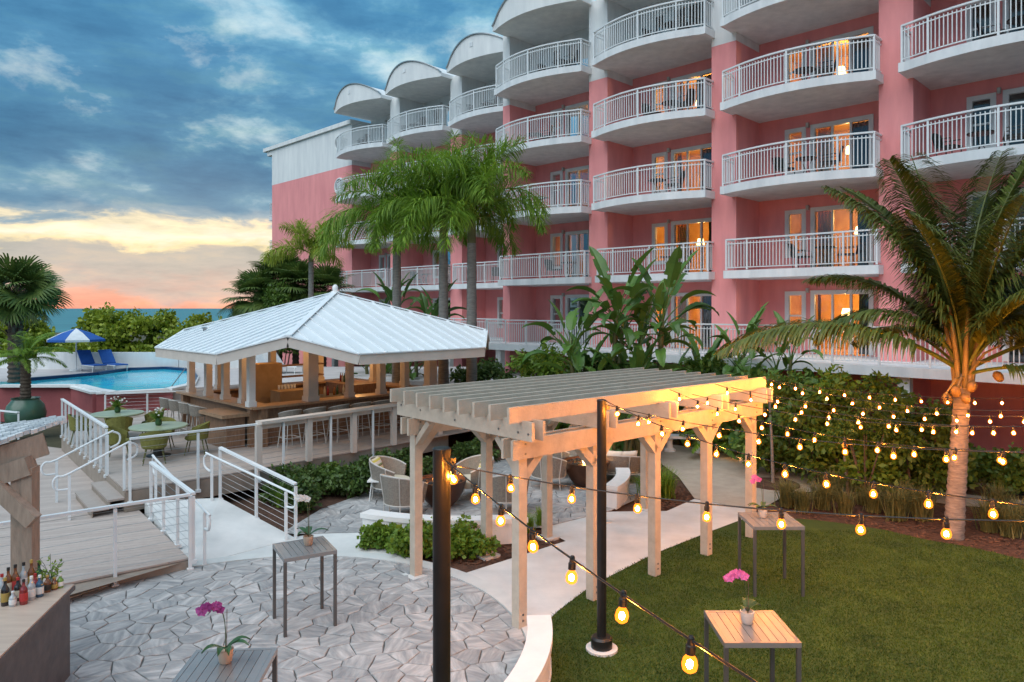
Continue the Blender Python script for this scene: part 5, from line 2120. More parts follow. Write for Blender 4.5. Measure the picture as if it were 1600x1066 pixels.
rw = thing('pool_wall', 'rose coloured raised wall of the pool behind the green pot', 'wall', (-16.7, 27.6, 0))
for a, b in zip([(-40, 27.7), (-16.8, 27.5), (-14.7, 25.4), (-12.4, 26.2)][:-1], [(-16.8, 27.5), (-14.7, 25.4), (-12.4, 26.2)]):
    wpart(MB().bar((*a, .62), (*b, .62), .3, 1.3), 'wall_panel', M['terracotta'], rw)
    wpart(MB().bar((*a, PZ + .01), (*b, PZ + .01), .42, .07), 'coping', M['white_paint'], rw)
ww = thing('white_wall', 'long low white wall behind the pool with shrubs beyond', 'wall', (-20, 36, PZ))
wl_ = [D(-120, 560, 37.5), D(60, 556, 35.5), D(280, 545, 35.5), D(420, 548, 36.5)]
for a, b in zip(wl_[:-1], wl_[1:]):
    a2, b2 = a.copy(), b.copy()
    h = (a.z + b.z) / 2
    wpart(MB().bar((a.x, a.y, (h + PZ) / 2), (b.x, b.y, (h + PZ) / 2), .2, h - PZ), 'wall_panel', M['white_stucco'], ww)
# umbrella
p = D(119, 582, 34.4)
um = thing('pool_umbrella', 'blue and white pool umbrella above the two blue loungers', 'umbrella', (p.x, p.y, PZ))
MB().tube([(0, 0, 0), (0, 0, 2.0)], .03, 8).build('pole', M['white_paint'], um)
MB().lathe([(.28, 0), (.28, .08), (.05, .1)], 12).build('base', M['white_paint'], um)
for i in range(8):
    a0_, a1_ = i * math.pi / 4 + .2, (i + 1) * math.pi / 4 + .2
    m = MB()
    r_, zz0, zz1 = 1.28, 1.52, 2.05
    m.add([(0, 0, zz1), (r_ * .5 * math.cos(a0_), r_ * .5 * math.sin(a0_), 1.83), (r_ * math.cos(a0_), r_ * math.sin(a0_), zz0), (r_ * math.cos(a1_), r_ * math.sin(a1_), zz0), (r_ * .5 * math.cos(a1_), r_ * .5 * math.sin(a1_), 1.83),
           (r_ * math.cos(a0_), r_ * math.sin(a0_), zz0 - .1), (r_ * math.cos(a1_), r_ * math.sin(a1_), zz0 - .1)], [(0, 1, 4), (1, 2, 3, 4), (2, 5, 6, 3)])
    m.build('canopy_panel', M['blue_fabric'] if i % 2 else M['white_fabric'], um)


def lounger(label, p, rz, fab='blue_fabric'):
    t = thing('pool_lounger', label, 'lounger', p, rz, group='pool loungers')
    MB().box((0.45, 0, .33), (1.2, .6, .05)).build('seat', M[fab], t)
    m = MB().bar((-.12, 0, .36), (-.62, 0, .98), .6, .05, up=(1, 0, 1))
    m.build('backrest', M[fab], t)
    f_ = MB()
    for y in (-.3, .3):
        f_.tube([(-.3, y, .3), (1.08, y, .3)], .02, 5)
    f_.build('frame', M['white_paint'], t)
    for x in (-.2, .95):
        for y in (-.3, .3):
            MB().tube([(x, y, 0), (x, y, .3)], .018, 5).build('leg', M['white_paint'], t)
    return t


p = D(140, 580, 34.2)
lounger('blue pool lounger directly right of the umbrella pole', (p.x, p.y, PZ), R(-35))
p = D(173, 578, 34.5)
lounger('blue pool lounger farther from the umbrella pole', (p.x, p.y, PZ), R(-35))
p = D(415, 580, 33.2)
lounger('white pool lounger seen through the bar, left one', (p.x, p.y, PZ), R(-20), 'white_fabric')
p = D(440, 578, 33.5)
lounger('white pool lounger seen through the bar, right one', (p.x, p.y, PZ), R(-20), 'white_fabric')
# pool hoist pole
t = thing('pool_pole', 'thin leaning pole at the right end of the pool', 'pole', D(262, 612, 26.5))
a, b = D(262, 612, 26.5), D(290, 575, 27.5)
wpart(MB().tube([a, b], .02, 5), 'shaft', M['cable'], t)
wpart(MB().lathe([(.06, 0), (.06, .02), (.02, .05)], 8, (a.x, a.y, a.z - .02)), 'foot', M['cable'], t)

# green pot
p = D(40, 672, 24.0)
pot = thing('garden_pot', 'large round green glazed pot on the lower deck with a small palm', 'pot', (p.x, p.y, LD))
MB().lathe([(.26, 0), (.36, .06), (.50, .30), (.53, .52), (.47, .76), (.36, .90), (.34, .94), (.38, .97), (.33, .97), (.30, .90), (0, .88)], 28).build('body', M['pot_green'], pot, True)
pot.scale = (1.14,) * 3
POT = Vector((p.x, p.y, LD + .12))


# ------------------------------------------------------------------ vegetation
def frond_mesh(name, m, L, elev, droop, nl, ll, lw, style, seed, rach=.022, start=.14):
    """one pinnate palm frond leaving the origin along +X; rachis plus separate leaflets"""
    r = random.Random(seed)
    n = 16
    P = [Vector((0, 0, 0))]
    for i in range(n):
        t = (i + .5) / n
        a = elev - droop * t ** 1.35
        P.append(P[-1] + Vector((math.cos(a), 0, math.sin(a))) * (L / n))
    mb = MB()
    mb.tube(P, [rach * (1 - .85 * i / n) for i in range(n + 1)], 4, cap=False)
    side0 = Vector((0, 1, 0))
    for i in range(nl):
        t = start + (1 - start) * (i + r.random() * .6) / nl
        k = min(n - 1, int(t * n))
        p = P[k].lerp(P[k + 1], t * n - k)
        T = (P[k + 1] - P[k]).normalized()
        U = side0.cross(T) * -1
        if U.z < 0:
            U = -U
        env = math.sin(math.pi * min(1, .16 + t * .80)) ** .6
        for sg in (-1, 1):
            S = side0 * sg
            if style == 'plume':
                ang = r.uniform(-1.3, 1.3)
                d = (S * math.cos(ang) + U * math.sin(ang)) * .82 + T * .57
                hang = r.uniform(.35, .8)
            else:
                d = S * .80 + T * .55 + U * r.uniform(.0, .25)
                hang = r.uniform(.5, .95)
            d.normalize()
            le = ll * env * r.uniform(.85, 1.1)
            g = Vector((0, 0, -1))
            p1 = p + d * le * .45 + g * le * .06 * hang
            d2 = (d + g * hang * .9).normalized()
            p2 = p1 + d2 * le * .33
            d3 = (d2 + g * hang * .9).normalized()
            p3 = p2 + d3 * le * .25
            w = d.cross(Vector((0, 0, 1)))
            w = (w.normalized() if w.length > .05 else T) * lw
            mb.add([p - w * .5, p + w * .5, p1 + w, p1 - w, p2 + w * .7, p2 - w * .7, p3], [(0, 1, 2, 3), (3, 2, 4, 5), (5, 4, 6)])
    return mb.mesh(name, m)


def fan_mesh(name, m, pet, rad, elev, seed, nseg=26):
    r = random.Random(seed)
    mb = MB()
    d = Vector((math.cos(elev), 0, math.sin(elev)))
    P = [Vector((0, 0, 0)), d * pet * .5 + Vector((0, 0, .02)), d * pet + Vector((0, 0, -.03))]
    mb.tube(P, [.02, .014, .01], 4, cap=False)
    c = P[-1]
    side = Vector((0, 1, 0))
    dd = (d + Vector((0, 0, -.35))).normalized()
    for i in range(nseg):
        a = -2.05 + 4.1 * (i + r.uniform(-.2, .2)) / (nseg - 1)
        v = dd * math.cos(a) + side * math.sin(a)
        le = rad * (1 - .22 * (abs(a) / 2.05) ** 2) * r.uniform(.9, 1.05)
        w = v.cross(dd.cross(side)).normalized() * (.050)
        up = Vector((0, 0, 1))
        p1 = c + v * le * .55 + up * .05 * math.cos(a * 2)
        p2 = c + v * le * .85 - up * le * .06
        p3 = c + v * le - up * le * .17
        mb.add([c, p1 + w, p1 - w, p2 + w * .6, p2 - w * .6, p3], [(0, 1, 2), (2, 1, 3, 4), (4, 3, 5)])
    return mb.mesh(name, m)


def trunk(mb, p0, p1, r0, r1, rings=22, amp=.04, n=12, bend=(0, 0)):
    P, Rr = [], []
    for i in range(rings * 2 + 1):
        t = i / (rings * 2)
        q = Vector(p0).lerp(Vector(p1), t)
        q.x += bend[0] * math.sin(t * math.pi)
        q.y += bend[1] * math.sin(t * math.pi)
        P.append(q)
        Rr.append((r0 + (r1 - r0) * t) * (1 + (amp if i % 2 else -amp)))
    return mb.tube(P, Rr, n)


def palm(name, label, base, h, r0, r1, tm, variants, n, roll=.15, cat='palm tree', group=None, shaft=None, seed=1, lean=(0, 0), amp=.03, rings=22, angles=None):
    r = random.Random(seed)
    t = thing(name, label, cat, base, group=group)
    tr_ = MB()
    trunk(tr_, (0, 0, -.05), (lean[0], lean[1], h), r0, r1, rings, amp)
    tr_.build('trunk', tm, t, True)
    top = Vector((lean[0], lean[1], h))
    if shaft:
        MB().tube([(lean[0], lean[1], h - .05), (lean[0], lean[1], h + shaft * .6), (lean[0], lean[1], h + shaft)], [r1 * 1.05, r1 * .95, r1 * .45], 10).build('crownshaft', M['petiole'], t, True)
        top.z += shaft * .85
    for i in range(n):
        a = angles[i][0] if angles else (i * 2.39996 + r.uniform(-.25, .25))
        v = variants[angles[i][1]] if angles else variants[int(i * len(variants) / n)]
        o = link('frond', v, t, top + Vector((0, 0, r.uniform(-.06, .06))), (r.uniform(-roll, roll), 0, a), r.uniform(.88, 1.1) if not angles else angles[i][2])
    return t


# three tall palms behind the bar
pv = [frond_mesh('frond', M['frond'], 3.5, R(e), R(dr), 125, .90, .019, 'plume', i, .035) for i, (e, dr) in enumerate(((86, 70), (78, 120), (64, 140), (46, 135), (22, 105)))]
for i, (px, d, ty, lab) in enumerate(((620, 27.5, 392, 'tall feathery palm behind the bar roof, left of three'), (693, 26.0, 372, 'tall feathery palm behind the bar roof, middle of three'),
                                      (737, 25.2, 378, 'tall feathery palm behind the bar roof, right of three'))):
    b = D(px, HZ, d)
    b.z = 0
    top = D(px, ty, d).z
    palm('feather_palm', lab, b, top, .21, .155, M['trunk_grey'], pv, 18, group='tall palms behind the bar', shaft=.9, seed=20 + i)
# small golden palm by the end wall
gv = [frond_mesh('frond', M['frond_gold'], 2.6, R(e), R(dr), 95, .75, .022, 'plume', 40 + i, .025) for i, (e, dr) in enumerate(((78, 85), (58, 110), (30, 100)))]
b = D(486, HZ, 37)
b.z = 0
palm('feather_palm', 'small yellow green palm in front of the flat pink end wall', b, D(486, 408, 37).z, .17, .13, M['trunk_grey'], gv, 13, shaft=.4, seed=31)
# fan palm at the left edge
fv = [fan_mesh('fan_leaf', M['fan'], 1.05, 1.25, R(e), 60 + i, 30) for i, e in enumerate((66, 46, 28, 10, -8, -28))]
fd = [fan_mesh('fan_leaf', M['dead'], 1.0, 1.1, R(e), 160 + i) for i, e in enumerate((-40, -62))]
b = D(24, HZ, 29)
b.z = .0
t = palm('fan_palm', 'fan palm with a dense round crown at the left edge above the pot', b, D(24, 462, 29).z, .26, .26, M['trunk_brown'], fv, 46, seed=33, amp=.10, rings=26, roll=.75)
for o_ in t.children:
    if o_.name.startswith('frond'):
        o_.scale = o_.scale * .86
boots = MB()
r = random.Random(5)
zt = D(24, 455, 29).z
for i in range(60):
    a = i * 2.4
    z = zt - r.uniform(0, 1.9)
    d = Vector((math.cos(a), math.sin(a), 0))
    boots.bar(d * .22 + Vector((0, 0, z)), d * .50 + Vector((0, 0, z + .30)), .10, .03)
boots.build('leaf_boots', M['trunk_brown'], t)
# little palm in the green pot
sv = [frond_mesh('frond', M['frond'], 1.35, R(e), R(dr), 46, .34, .012, 'flat', 70 + i, .014) for i, (e, dr) in enumerate(((72, 70), (45, 85), (15, 70)))]
palm('pot_palm', 'small feathery palm growing from the green pot', POT + Vector((0, 0, .9)), 1.35, .16, .15, M['trunk_brown'], sv, 20, seed=35, amp=.09, rings=12)
# sabal clump left of the hotel
for i, (px, py, d, s) in enumerate(((402, 468, 42, .8), (436, 442, 43, 1.0), (462, 452, 42.5, .9), (505, 460, 43, .8))):
    b = D(px, HZ, d)
    b.z = 0
    palm('fan_palm', ('shaggy fan palm at the sea end of the hotel, first from left', 'shaggy fan palm at the sea end of the hotel, second from left', 'shaggy fan palm at the sea end of the hotel, third from left',
                      'shaggy fan palm at the sea end of the hotel, fourth from left')[i], b, D(px, py, d).z, .2, .2, M['trunk_brown'], fv + fd[:1 + (i == 0)], 44, group='fan palms at the hotel end', seed=50 + i, amp=.1)

# coconut palm on the right
cb = G(1490, 838)
ch = D(1500, 585, 13.3).z
cv = [frond_mesh('frond', M['frond_dark'], L, R(e), R(dr), 170, .95, .021, 'flat', 80 + i, .045, .20) for i, (L, e, dr) in enumerate(
    ((4.5, 86, 30), (4.4, 78, 48), (4.1, 66, 80), (4.5, 33, 66), (4.0, 20, 85), (3.8, 66, 125)))]
ang = [(R(75), 0, 1.05), (R(-10), 0, 1.0), (R(40), 1, 1.0), (R(5), 5, 1.0), (R(55), 2, 1.0), (R(25), 1, 1.0), (R(100), 0, 1.0), (R(200), 0, .95), (R(20), 0, 1.0), (R(150), 1, 1.0), (R(175), 3, 1.05), (R(60), 1, .95), (R(-30), 1, 1.0), (R(-80), 2, .8), (R(250), 1, .85), (R(130), 2, .95),
       (R(10), 2, 1.0), (R(45), 3, .95), (R(-15), 3, 1.0), (R(95), 3, .9), (R(205), 1, .8), (R(-55), 4, .8), (R(30), 5, 1.0), (R(80), 5, .95), (R(165), 5, .85), (R(-5), 1, 1.0), (R(-45), 5, .9), (R(120), 1, 1.05)]
coco = palm('coconut_palm', 'coconut palm with ringed trunk standing at the lawn edge', cb, ch, .175, .13, M['trunk_coco'], cv, len(ang), seed=90, lean=(.12, -.1), amp=.055, rings=24, angles=ang)
ct = Vector((.12, -.1, ch))
cme = MB().lathe([(.01, -.15), (.07, -.12), (.105, -.03), (.10, .06), (.05, .12), (.01, .13)], 12).mesh('coconut', M['coconut'], True)
for i, (dx, dy, dz) in enumerate(((-.30, -.25, -.30), (-.18, -.35, -.42), (-.36, -.1, -.45), (.45, -.30, -.02), (-.05, -.33, -.2))):
    o = link('coconut', cme, coco, ct + Vector((dx, dy, dz)), (rng.uniform(-.5, .5), rng.uniform(-.5, .5), 0), rng.uniform(.7, .9))
for i, (dx, dz) in enumerate(((-.55, -.40), (.5, .55), (.30, .25), (-.35, -.35))):
    MB().tube([ct + Vector((0, -.08, -.05)), ct + Vector((dx * .5, -.22, dz * .5 + .12)), ct + Vector((dx, -.3, dz))], [.03, .025, .012], 5).build('fruit_stalk', M['coco_petiole'], coco)
for i, a in enumerate((100, 150, 60, 20, 200, 250, -40)):
    d = Vector((math.cos(R(a)), math.sin(R(a)), 0))
    MB().tube([ct + Vector((0, 0, -.25)) + d * .12, ct + d * .18 + Vector((0, 0, .35)), ct + d * .36 + Vector((0, 0, 1.25))], [.055, .045, .03], 6).build('frond_base', M['coco_petiole'], coco, True)


# giant bird of paradise -------------------------------------------------
def paddle_mesh(seed, pet, bl, bw, elev, droop):
    r = random.Random(seed)
    mb = MB()
    P = []
    n = 8
    for i in range(n + 1):
        t = i / n
        a = elev - .25 * t
        P.append(Vector((pet * t * math.cos(a), 0, pet * t * math.sin(a))))
    mb.tube(P, [.035 - .02 * i / n for i in range(n + 1)], 5, cap=False)
    p = P[-1]
    a = elev - .3
    nb = 12
    prev = None
    V = []
    Fc = []
    for i in range(nb + 1):
        t = i / nb
        w = bw / 2 * math.sin(math.pi * min(1, .06 + .94 * t) ** .8) ** .7 * (1 if i < nb else .05)
        T = Vector((math.cos(a), 0, math.sin(a)))
        U = Vector((-math.sin(a), 0, math.cos(a)))
        fold = .38
        # ragged splits between the lateral veins
        wl, wr = w * r.uniform(.86, 1), w * r.uniform(.86, 1)
        V += [p + Vector((0, -wl, 0)) * .97 + U * wl * fold, p + Vector((0, -wl * .5, 0)) + U * wl * .28, p, p + Vector((0, wr * .5, 0)) + U * wr * .28, p + Vector((0, wr, 0)) * .97 + U * wr * fold]
        p = p + T * bl / nb
        a -= droop / nb
    for i in range(nb):
        for j in range(4):
            if j in (0, 3) and r.random() < .16:
                continue
            Fc.append((5 * i + j, 5 * i + j + 1, 5 * i + 6 + j, 5 * i + 5 + j))
    mb.add(V, Fc)
    return mb.mesh('leaf', M['paddle'], True)


pads = [paddle_mesh(100 + i, pet, bl, bw, R(e), R(dr)) for i, (pet, bl, bw, e, dr) in enumerate(
    ((1.15, 1.45, .52, 86, 22), (1.05, 1.4, .54, 76, 50), (1.0, 1.3, .54, 66, 80), (.95, 1.25, .52, 54, 100), (.85, 1.15, .48, 38, 110), (.7, 1.0, .42, 15, 85)))]


def paradise(label, px, d, ztop, n, s, seed, stems=5):
    """clump of stems, each carrying a flat fan of paddle leaves"""
    r = random.Random(seed)
    b = D(px, HZ, d)
    b.z = 0
    t = thing('bird_of_paradise', label, 'plant', b, group='giant bird of paradise plants')
    for k in range(stems):
        a = k * 2.1 + r.uniform(-.4, .4)
        rad = (.35 + .55 * r.random()) * s
        ox, oy = rad * math.cos(a), rad * .7 * math.sin(a)
        h = max(.2, (ztop - 2.1 * s) * (1.0, .72, .45, .9, .25)[k % 5])
        MB().tube([(ox * .5, oy * .5, -.05), (ox * .8, oy * .8, h * .5), (ox, oy, h + .15)], [.09 * s, .08 * s, .06 * s], 8).build('stem', M['petiole'], t)
        fan = r.uniform(-.5, .5)
        m_ = max(9, int(n * 1.9) // stems)
        for i in range(m_):
            az = fan + i * 2.4 + r.gauss(0, .3)
            lv = min(5, int(6 * (i + r.random() * .7) / m_))
            link('leaf', pads[lv], t, (ox, oy, h + .12 - .035 * i), (r.uniform(-.25, .25), 0, az), s * r.uniform(.66, .92))
    return t


paradise('tall bird of paradise clump with upright leaves, left of the pair', 928, 20.5, 6.05, 33, 1.0, 3)
paradise('tall bird of paradise clump with upright leaves, right of the pair', 1012, 20.2, 5.95, 36, 1.0, 4)
paradise('low bird of paradise clump in front of the pink column', 1130, 22.0, 4.5, 24, .85, 6)
paradise('low bird of paradise clump right of the pink column', 1195, 20.0, 4.4, 22, .80, 8)
paradise('low bird of paradise clump between the tall pair and the column', 1070, 22.8, 3.7, 22, .85, 14)
paradise('bird of paradise clump left of the tall pair', 880, 21.8, 3.9, 20, .8, 9)
paradise('low bird of paradise clump under the tall pair', 968, 19.6, 3.0, 18, .75, 15)
paradise('dark bird of paradise clump above the bar roof on the left', 590, 33.0, 6.4, 24, 1.1, 10)
paradise('dark bird of paradise clump between the tall palm trunks', 655, 31.0, 5.8, 24, 1.1, 11)


# shrubs ---------------------------------------------------------------
def leaf_cloud(blobs, n, size, seed, m, droop=.2, round_=False):
    """n separate leaf faces spread through the outer part of several ellipsoids; blobs: (cx,cy,cz,rx,ry,rz)"""
    r = np.random.default_rng(seed)
    vol = np.array([b[3] * b[4] * b[5] for b in blobs]) ** (2 / 3)
    cnt = np.maximum(1, (n * vol / vol.sum()).astype(int))
    V = []
    for b, c in zip(blobs, cnt):
        d = r.normal(size=(c, 3))
        d /= np.linalg.norm(d, axis=1)[:, None]
        # lumpy radius
        lump = .80 + .20 * np.sin(d[:, 0] * 5 + b[0] * 3) * np.sin(d[:, 1] * 5 + b[1]) + .14 * np.sin(d[:, 2] * 8 + b[0] * 7 + d[:, 0] * 6)
        rad = (r.random(c) ** .35) * lump + r.normal(0, .05, c)
        p = np.array(b[:3]) + d * rad[:, None] * np.array(b[3:6])
        keep = p[:, 2] > 0.02
        p, d = p[keep], d[keep]
        c = len(p)
        ax_ = d * .7 + r.normal(0, .55, (c, 3))
        ax_[:, 2] -= droop
        ax_ /= np.linalg.norm(ax_, axis=1)[:, None]
        sd_ = np.cross(ax_, r.normal(size=(c, 3)))
        sd_ /= np.linalg.norm(sd_, axis=1)[:, None]
        L = size * r.uniform(.6, 1.25, c)[:, None]
        w = L * (.42 if round_ else .26)
        V.append(np.stack([p - ax_ * L * .5, p + sd_ * w, p + ax_ * L * .5, p - sd_ * w], 1).reshape(-1, 3))
    V = np.concatenate(V)
    k = len(V) // 4
    me = bpy.data.meshes.new('foliage')
    me.vertices.add(len(V))
    me.vertices.foreach_set('co', V.ravel())
    me.loops.add(k * 4)
    me.loops.foreach_set('vertex_index', np.arange(k * 4))
    me.polygons.add(k)
    me.polygons.foreach_set('loop_start', np.arange(k) * 4)
    me.materials.append(m)
    me.update(calc_edges=True)
    return me


def shrub(label, p, blobs, n, size, m, seed, name='shrub', stems=4, group=None, round_=False, cat='shrub'):
    t = thing(name, label, cat, (p[0], p[1], p[2] if len(p) > 2 else 0.0), group=group)
    link('foliage', leaf_cloud(blobs, n, size, seed, m, round_=round_), t)
    r = random.Random(seed)
    for i in range(stems):
        b = blobs[i % len(blobs)]
        MB().tube([(b[0] * .25, b[1] * .25, -.05), (b[0] * .6, b[1] * .6, b[2] * .5), (b[0], b[1], b[2] + b[5] * .3)], [.05, .035, .015], 5).build('stem', M['bark'], t)
    return t


def clumps(seed, n, rx, ry, z0, z1, s0, s1):
    r = random.Random(seed)
    out = []
    for i in range(n):
        s = r.uniform(s0, s1)
        a = r.uniform(0, 6.28)
        q = math.sqrt(r.random())
        out.append((rx * q * math.cos(a), ry * q * math.sin(a), r.uniform(z0, z1), s * r.uniform(.85, 1.2), s * r.uniform(.85, 1.2), s * r.uniform(.7, 1.0)))
    return out


# sea grapes beyond the pool wall
for i, (px, d, top, w, lab) in enumerate(((20, 41, 4.4, 2.4, 'sea grape shrub beyond the white wall behind the fan palm'), (85, 42, 3.2, 2.6, 'low sea grape shrub beyond the white wall left of the umbrella'), (150, 41, 4.1, 2.4, 'sea grape shrub beyond the white wall behind the umbrella'),
                                           (205, 42, 4.6, 2.5, 'sea grape shrub beyond the white wall right of the umbrella'), (262, 41, 4.85, 2.3, 'tallest sea grape shrub beyond the white wall beside the bar roof'), (312, 47, 4.2, 2.4, 'far sea grape shrub just over the bar roof edge'))):
    b = D(px, HZ, d)
    b.z = 0
    bl = clumps(200 + i, 11, w * .85, 1.6, 1.2, top - .8, .75, 1.1) + [(0, -.6, 1.4, w * 1.1, 1.4, 1.2)]
    shrub(lab, b, bl, 7000, .25, M['leaf_c'], 210 + i, name='sea_grape', group='sea grapes beyond the pool', round_=True)
# dense planting between bar, pergola and hotel
mass = [(790, 22.5, 2.4, 1.5, 'leaf_b'), (850, 21.5, 3.3, 1.0, 'leaf_bright'), (950, 21.5, 3.1, 1.5, 'leaf_b'), (1060, 23.0, 3.0, 1.6, 'leaf_a'), (1140, 22.4, 3.0, 1.5, 'leaf_a'), (1215, 18.8, 2.9, 1.3, 'leaf_a'),
        (1290, 17.6, 2.9, 1.3, 'leaf_a'), (1350, 16.8, 3.1, 1.3, 'leaf_bright'), (1430, 16.4, 2.6, 1.2, 'leaf_a'), (745, 27, 2.6, 1.6, 'leaf_b')]
words = ['dark shrub mass between the bar and the hotel', 'bright green shrub in front of the first floor terrace', 'dark shrub under the left bird of paradise', 'dark shrub under the right bird of paradise', 'dark shrub below the pink column',
         'leafy shrub behind the pergola end', 'tall leafy shrub behind the string lights, left', 'tall bright leafy shrub behind the string lights, middle', 'leafy shrub left of the coconut trunk', 'dark shrub at the foot of the tall palms']
for i, (px, d, top, w, mm) in enumerate(mass):
    b = D(px, HZ, d)
    b.z = 0
    bl = clumps(300 + i, 9, w * .8, .9, .6, top - .55, .45, .8) + [(0, 0, .6, w, 1.0, .7)]
    shrub(words[i], b, bl, 4600, .17, M[mm], 310 + i, group='dense planting by the hotel')
b = D(438, HZ, 40.5)
b.z = 0
shrub('round green shrub mass at the sea end of the hotel', b, clumps(391, 10, 1.3, 1.0, 1.5, 5.2, .7, 1.0), 5200, .22, M['leaf_a'], 392)
# clipped hedge behind the sand path
for i, (px, py) in enumerate(((1265, 722), (1310, 731), (1358, 741), (1410, 750), (1465, 757), (1525, 764), (1590, 772), (1660, 780))):
    b = G(px, py)
    bl = clumps(400 + i, 7, .75, .35, .3, .75, .38, .5) + [(0, 0, .5, .85, .5, .5)]
    shrub(('hedge shrub at the left start of the hedge', 'second hedge shrub from the left', 'third hedge shrub from the left', 'fourth hedge shrub from the left', 'hedge shrub left of the coconut trunk', 'hedge shrub right of the coconut trunk',
           'hedge shrub second right of the coconut trunk', 'last hedge shrub at the right edge')[i], b, bl, 3000, .13, M['leaf_a'], 410 + i, name='hedge_shrub', group='hedge behind the sand path', round_=True)
# green shrubs in the bed under the pergola
for i, (px, py, w) in enumerate(((596, 856, .45), (640, 868, .5), (690, 872, .5), (735, 868, .45), (672, 850, .45), (722, 846, .4))):
    b = G(px, py)
    bl = clumps(500 + i, 6, w * .7, w * .5, .12, .36, .18, .26) + [(0, 0, .15, w, w * .7, .2)]
    shrub(('bright low shrub at the left tip of the pergola bed', 'bright low shrub left of the pergola post', 'bright low shrub behind the thick black pole', 'bright low shrub right of the thick black pole', 'bright low shrub at the back of the pergola bed, left', 'bright low shrub at the back of the pergola bed, right')[i],
          b, bl, 2200, .085, M['leaf_bright'], 510 + i, name='low_shrub', group='low shrubs in the pergola bed', round_=True)
# planting along the bar deck
for i, (px, py, w) in enumerate(((452, 783, .6), (492, 775, .65), (535, 765, .7), (585, 754, .7), (650, 742, .7), (745, 722, .8), (548, 776, .45), (470, 797, .4))):
    b = G(px, py)
    bl = clumps(600 + i, 7, w * .8, w * .5, .2, .55, .25, .38) + [(0, 0, .2, w, w * .6, .3)]
    shrub(('dark green bed plant at the ramp end of the bar bed', 'dark green bed plant second from the ramp', 'dark green bed plant third from the ramp', 'dark green bed plant behind the first pergola post', 'dark green bed plant behind the thick black pole', 'dark green bed plant at the far end of the bar bed',
           'low bed plant at the flagstone edge', 'low bed plant at the mulch corner by the ramp')[i], b, bl, 2400, .12, M['leaf_b'] if i != 2 else M['leaf_a'], 610 + i, name='bed_plant', group='plants along the bar deck')


# grass clumps ---------------------------------------------------------
def tuft_mesh(seed, n, h, spread, m, w=.007):
    r = random.Random(seed)
    mb = MB()
    for i in range(n):
        a = r.uniform(0, 6.28)
        b0 = Vector((r.gauss(0, .07), r.gauss(0, .07), 0))
        d = Vector((math.cos(a), math.sin(a), 0))
        L = h * r.uniform(.6, 1.15)
        lean = spread * r.uniform(.2, 1.0)
        p1 = b0 + d * lean * L * .35 + Vector((0, 0, L * .55))
        p2 = b0 + d * lean * L * .95 + Vector((0, 0, L * (.95 - .45 * lean)))
        s_ = Vector((-d.y, d.x, 0)) * w
        mb.add([b0 - s_, b0 + s_, p1 + s_ * .8, p1 - s_ * .8, p2], [(0, 1, 2, 3), (3, 2, 4)])
    return mb.mesh('blades', m)


tf = [tuft_mesh(700 + i, 260, .80, .85, M['grass_a'], .009) for i in range(3)]
tg = [tuft_mesh(720 + i, 220, .75, .8, M['frond'], .010) for i in range(2)]
gspots = [(1255, 800), (1285, 795), (1320, 803), (1365, 800), (1400, 812), (1440, 812), (1545, 830), (1580, 838), (1230, 792), (1300, 780), (1350, 788), (1560, 808), (1595, 825), (1415, 795)]
for i, (px, py) in enumerate(gspots):
    b = G(px, py)
    t = thing('grass_clump', 'arching ornamental grass clump %s' % ('at the left tip of the lawn bed', 'second from the left tip of the lawn bed', 'in front of the staked tree', 'right of the staked tree', 'left of the coconut trunk', 'touching the left of the coconut trunk', 'right of the coconut trunk', 'farther right of the coconut trunk',
              'by the tall table at the far lawn edge', 'behind the first bed clumps', 'behind the staked tree', 'behind the palm near the path', 'at the right edge of the bed', 'behind the clump left of the palm')[i], 'grass clump', b, rng.uniform(0, 6), group='ornamental grasses in the lawn bed')
    link('blades', tf[i % 3], t, scale=rng.uniform(.8, 1.15))
for i, (px, py, s, lab) in enumerate(((1010, 782, .95, 'behind the pergola end beside the pale wall'), (1040, 778, 1.05, 'behind the pergola end by the sand path'), (1025, 762, .95, 'behind the pale wall'), (960, 712, .8, 'behind the curved lounge'), (985, 705, .8, 'behind the curved lounge, right one'),
                                       (845, 822, .6, 'in the pergola bed beside the second post'), (825, 832, .6, 'in the pergola bed behind the front post'), (770, 845, .6, 'in the pergola bed, middle'), (460, 778, .6, 'by the ramp handrail'), (485, 770, .6, 'right of the ramp handrail'), (440, 792, .6, 'at the foot of the ramp railing'), (1140, 705, .8, 'by the bench path'))):
    b = G(px, py)
    t = thing('grass_clump', 'green grassy clump ' + lab, 'grass clump', b, rng.uniform(0, 6), group='green grassy clumps')
    link('blades', tg[i % 2], t, scale=s)
# young staked trees
b = G(1352, 788)
t = thing('young_tree', 'young multi stemmed tree held by two wooden stakes', 'tree', b)
for i in range(6):
    a = i * 1.05
    MB().tube([(0, 0, 0), (.10 * math.cos(a), .1 * math.sin(a), .5), (.42 * math.cos(a), .42 * math.sin(a), 1.6)], [.03, .022, .008], 5).build('trunk', M['bark'], t)
link('crown', leaf_cloud(clumps(801, 7, .5, .5, 1.4, 2.3, .3, .45), 1500, .10, 802, M['leaf_a']), t)
for px, py, px2, py2, w in ((1327, 778, 1320, 712, 'left'), (1385, 778, 1400, 715, 'right')):
    b0 = G(px, py)
    b1 = D(px2, py2, b0.y + .1)
    s_ = thing('tree_stake', 'wooden stake on the %s of the young tree' % w, 'stake', b0)
    wpart(MB().bar(b0 - Vector((0, 0, .1)), b1, .05, .05), 'stake', M['timber'], s_)
b = G(1208, 757)
t = thing('young_tree', 'slim young tree in a round mulch ring on the sand path', 'tree', b)
MB().tube([(0, 0, 0), (-.03, 0, 1.0), (-.1, 0, 2.3)], [.045, .035, .02], 7).build('trunk', M['trunk_grey'], t)
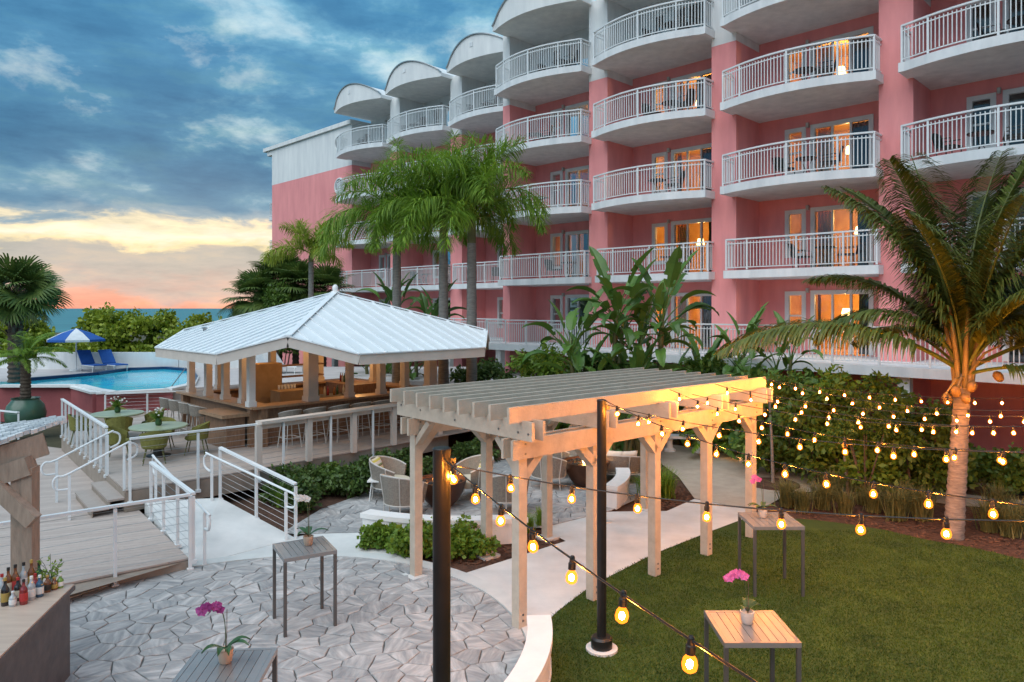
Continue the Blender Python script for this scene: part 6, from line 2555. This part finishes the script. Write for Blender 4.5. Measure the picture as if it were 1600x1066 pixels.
MB().lathe([(.62, .0), (.62, .025), (.5, .04), (0, .05)], 24).build('mulch_ring', M['mulch'], t)
link('crown', leaf_cloud(clumps(811, 6, .4, .4, 2.1, 2.8, .28, .4), 1300, .10, 812, M['leaf_a']), t)
b = G(1112, 712)
sv2 = [frond_mesh('frond', M['frond'], 1.0, R(e), R(dr), 40, .30, .012, 'flat', 770 + i, .012) for i, (e, dr) in enumerate(((72, 60), (45, 80), (20, 70)))]
palm('dwarf_palm', 'dwarf palm growing beside the stone bench', b, .35, .07, .06, M['trunk_brown'], sv2, 14, seed=77)
# loose bark chips on the visible beds
chips = []
r = random.Random(9)
mbc = MB()
beds = [gp((640, 872), (765, 884), (884, 846), (846, 826), (700, 815), (590, 840)), gp((1000, 800), (1042, 799), (1090, 775), (1050, 752), (1005, 775)), gp((1255, 812), (1440, 842), (1600, 878), (1600, 800), (1400, 785), (1240, 785))]
for bd in beds:
    xs = [p[0] for p in bd]
    ys = [p[1] for p in bd]
    n = 0
    while n < 1500:
        x, y = r.uniform(min(xs), max(xs)), r.uniform(min(ys), max(ys))
        if not inside((x, y), bd):
            n += 0.2
            continue
        a = r.uniform(0, 6.28)
        L, w = r.uniform(.02, .05), r.uniform(.008, .016)
        d = Vector((math.cos(a), math.sin(a), r.uniform(-.3, .3)))
        s_ = Vector((-d.y, d.x, r.uniform(-.5, .5))) * w
        p = Vector((x, y, -.008))
        mbc.add([p - d * L - s_, p + d * L - s_, p + d * L + s_, p - d * L + s_], [(0, 1, 2, 3)])
        n += 1
M['chip'] = mat('bark_chip', (.17, .085, .05), (.05, .026, .018), rough=1.0, scale=5, rand='island')
tag(mbc.build('bark_chips', M['chip']), 'loose bark chips on the planting beds', 'mulch', kind='stuff')


# ------------------------------------------------------------------ low garden lights along the path
for i, (px, py, lab) in enumerate(((1165, 716, 'low path light by the sand path behind the pergola'), (1592, 776, 'low garden light in the hedge at the right edge'))):
    b = G(px, py)
    t = thing('path_light', lab, 'garden light', b, group='low garden lights')
    MB().tube([(0, 0, -.02), (0, 0, .42)], .012, 6).build('stake', M['dark_metal'], t)
    MB().lathe([(.02, .47), (.09, .42), (.085, .415), (.02, .44)], 12).build('lamp_shade', M['dark_metal'], t)
    MB().lathe([(.004, .385), (.02, .395), (.02, .42), (.004, .43)], 8).build('bulb', M['lampglow'], t)
    ld = bpy.data.lights.new('lamp_light', 'POINT')
    ld.energy = 16
    ld.color = (1.0, .46, .12)
    ld.shadow_soft_size = .02
    lo = bpy.data.objects.new('lamp_light', ld)
    col.objects.link(lo)
    lo.parent = t
    lo.location = (0, 0, .37)
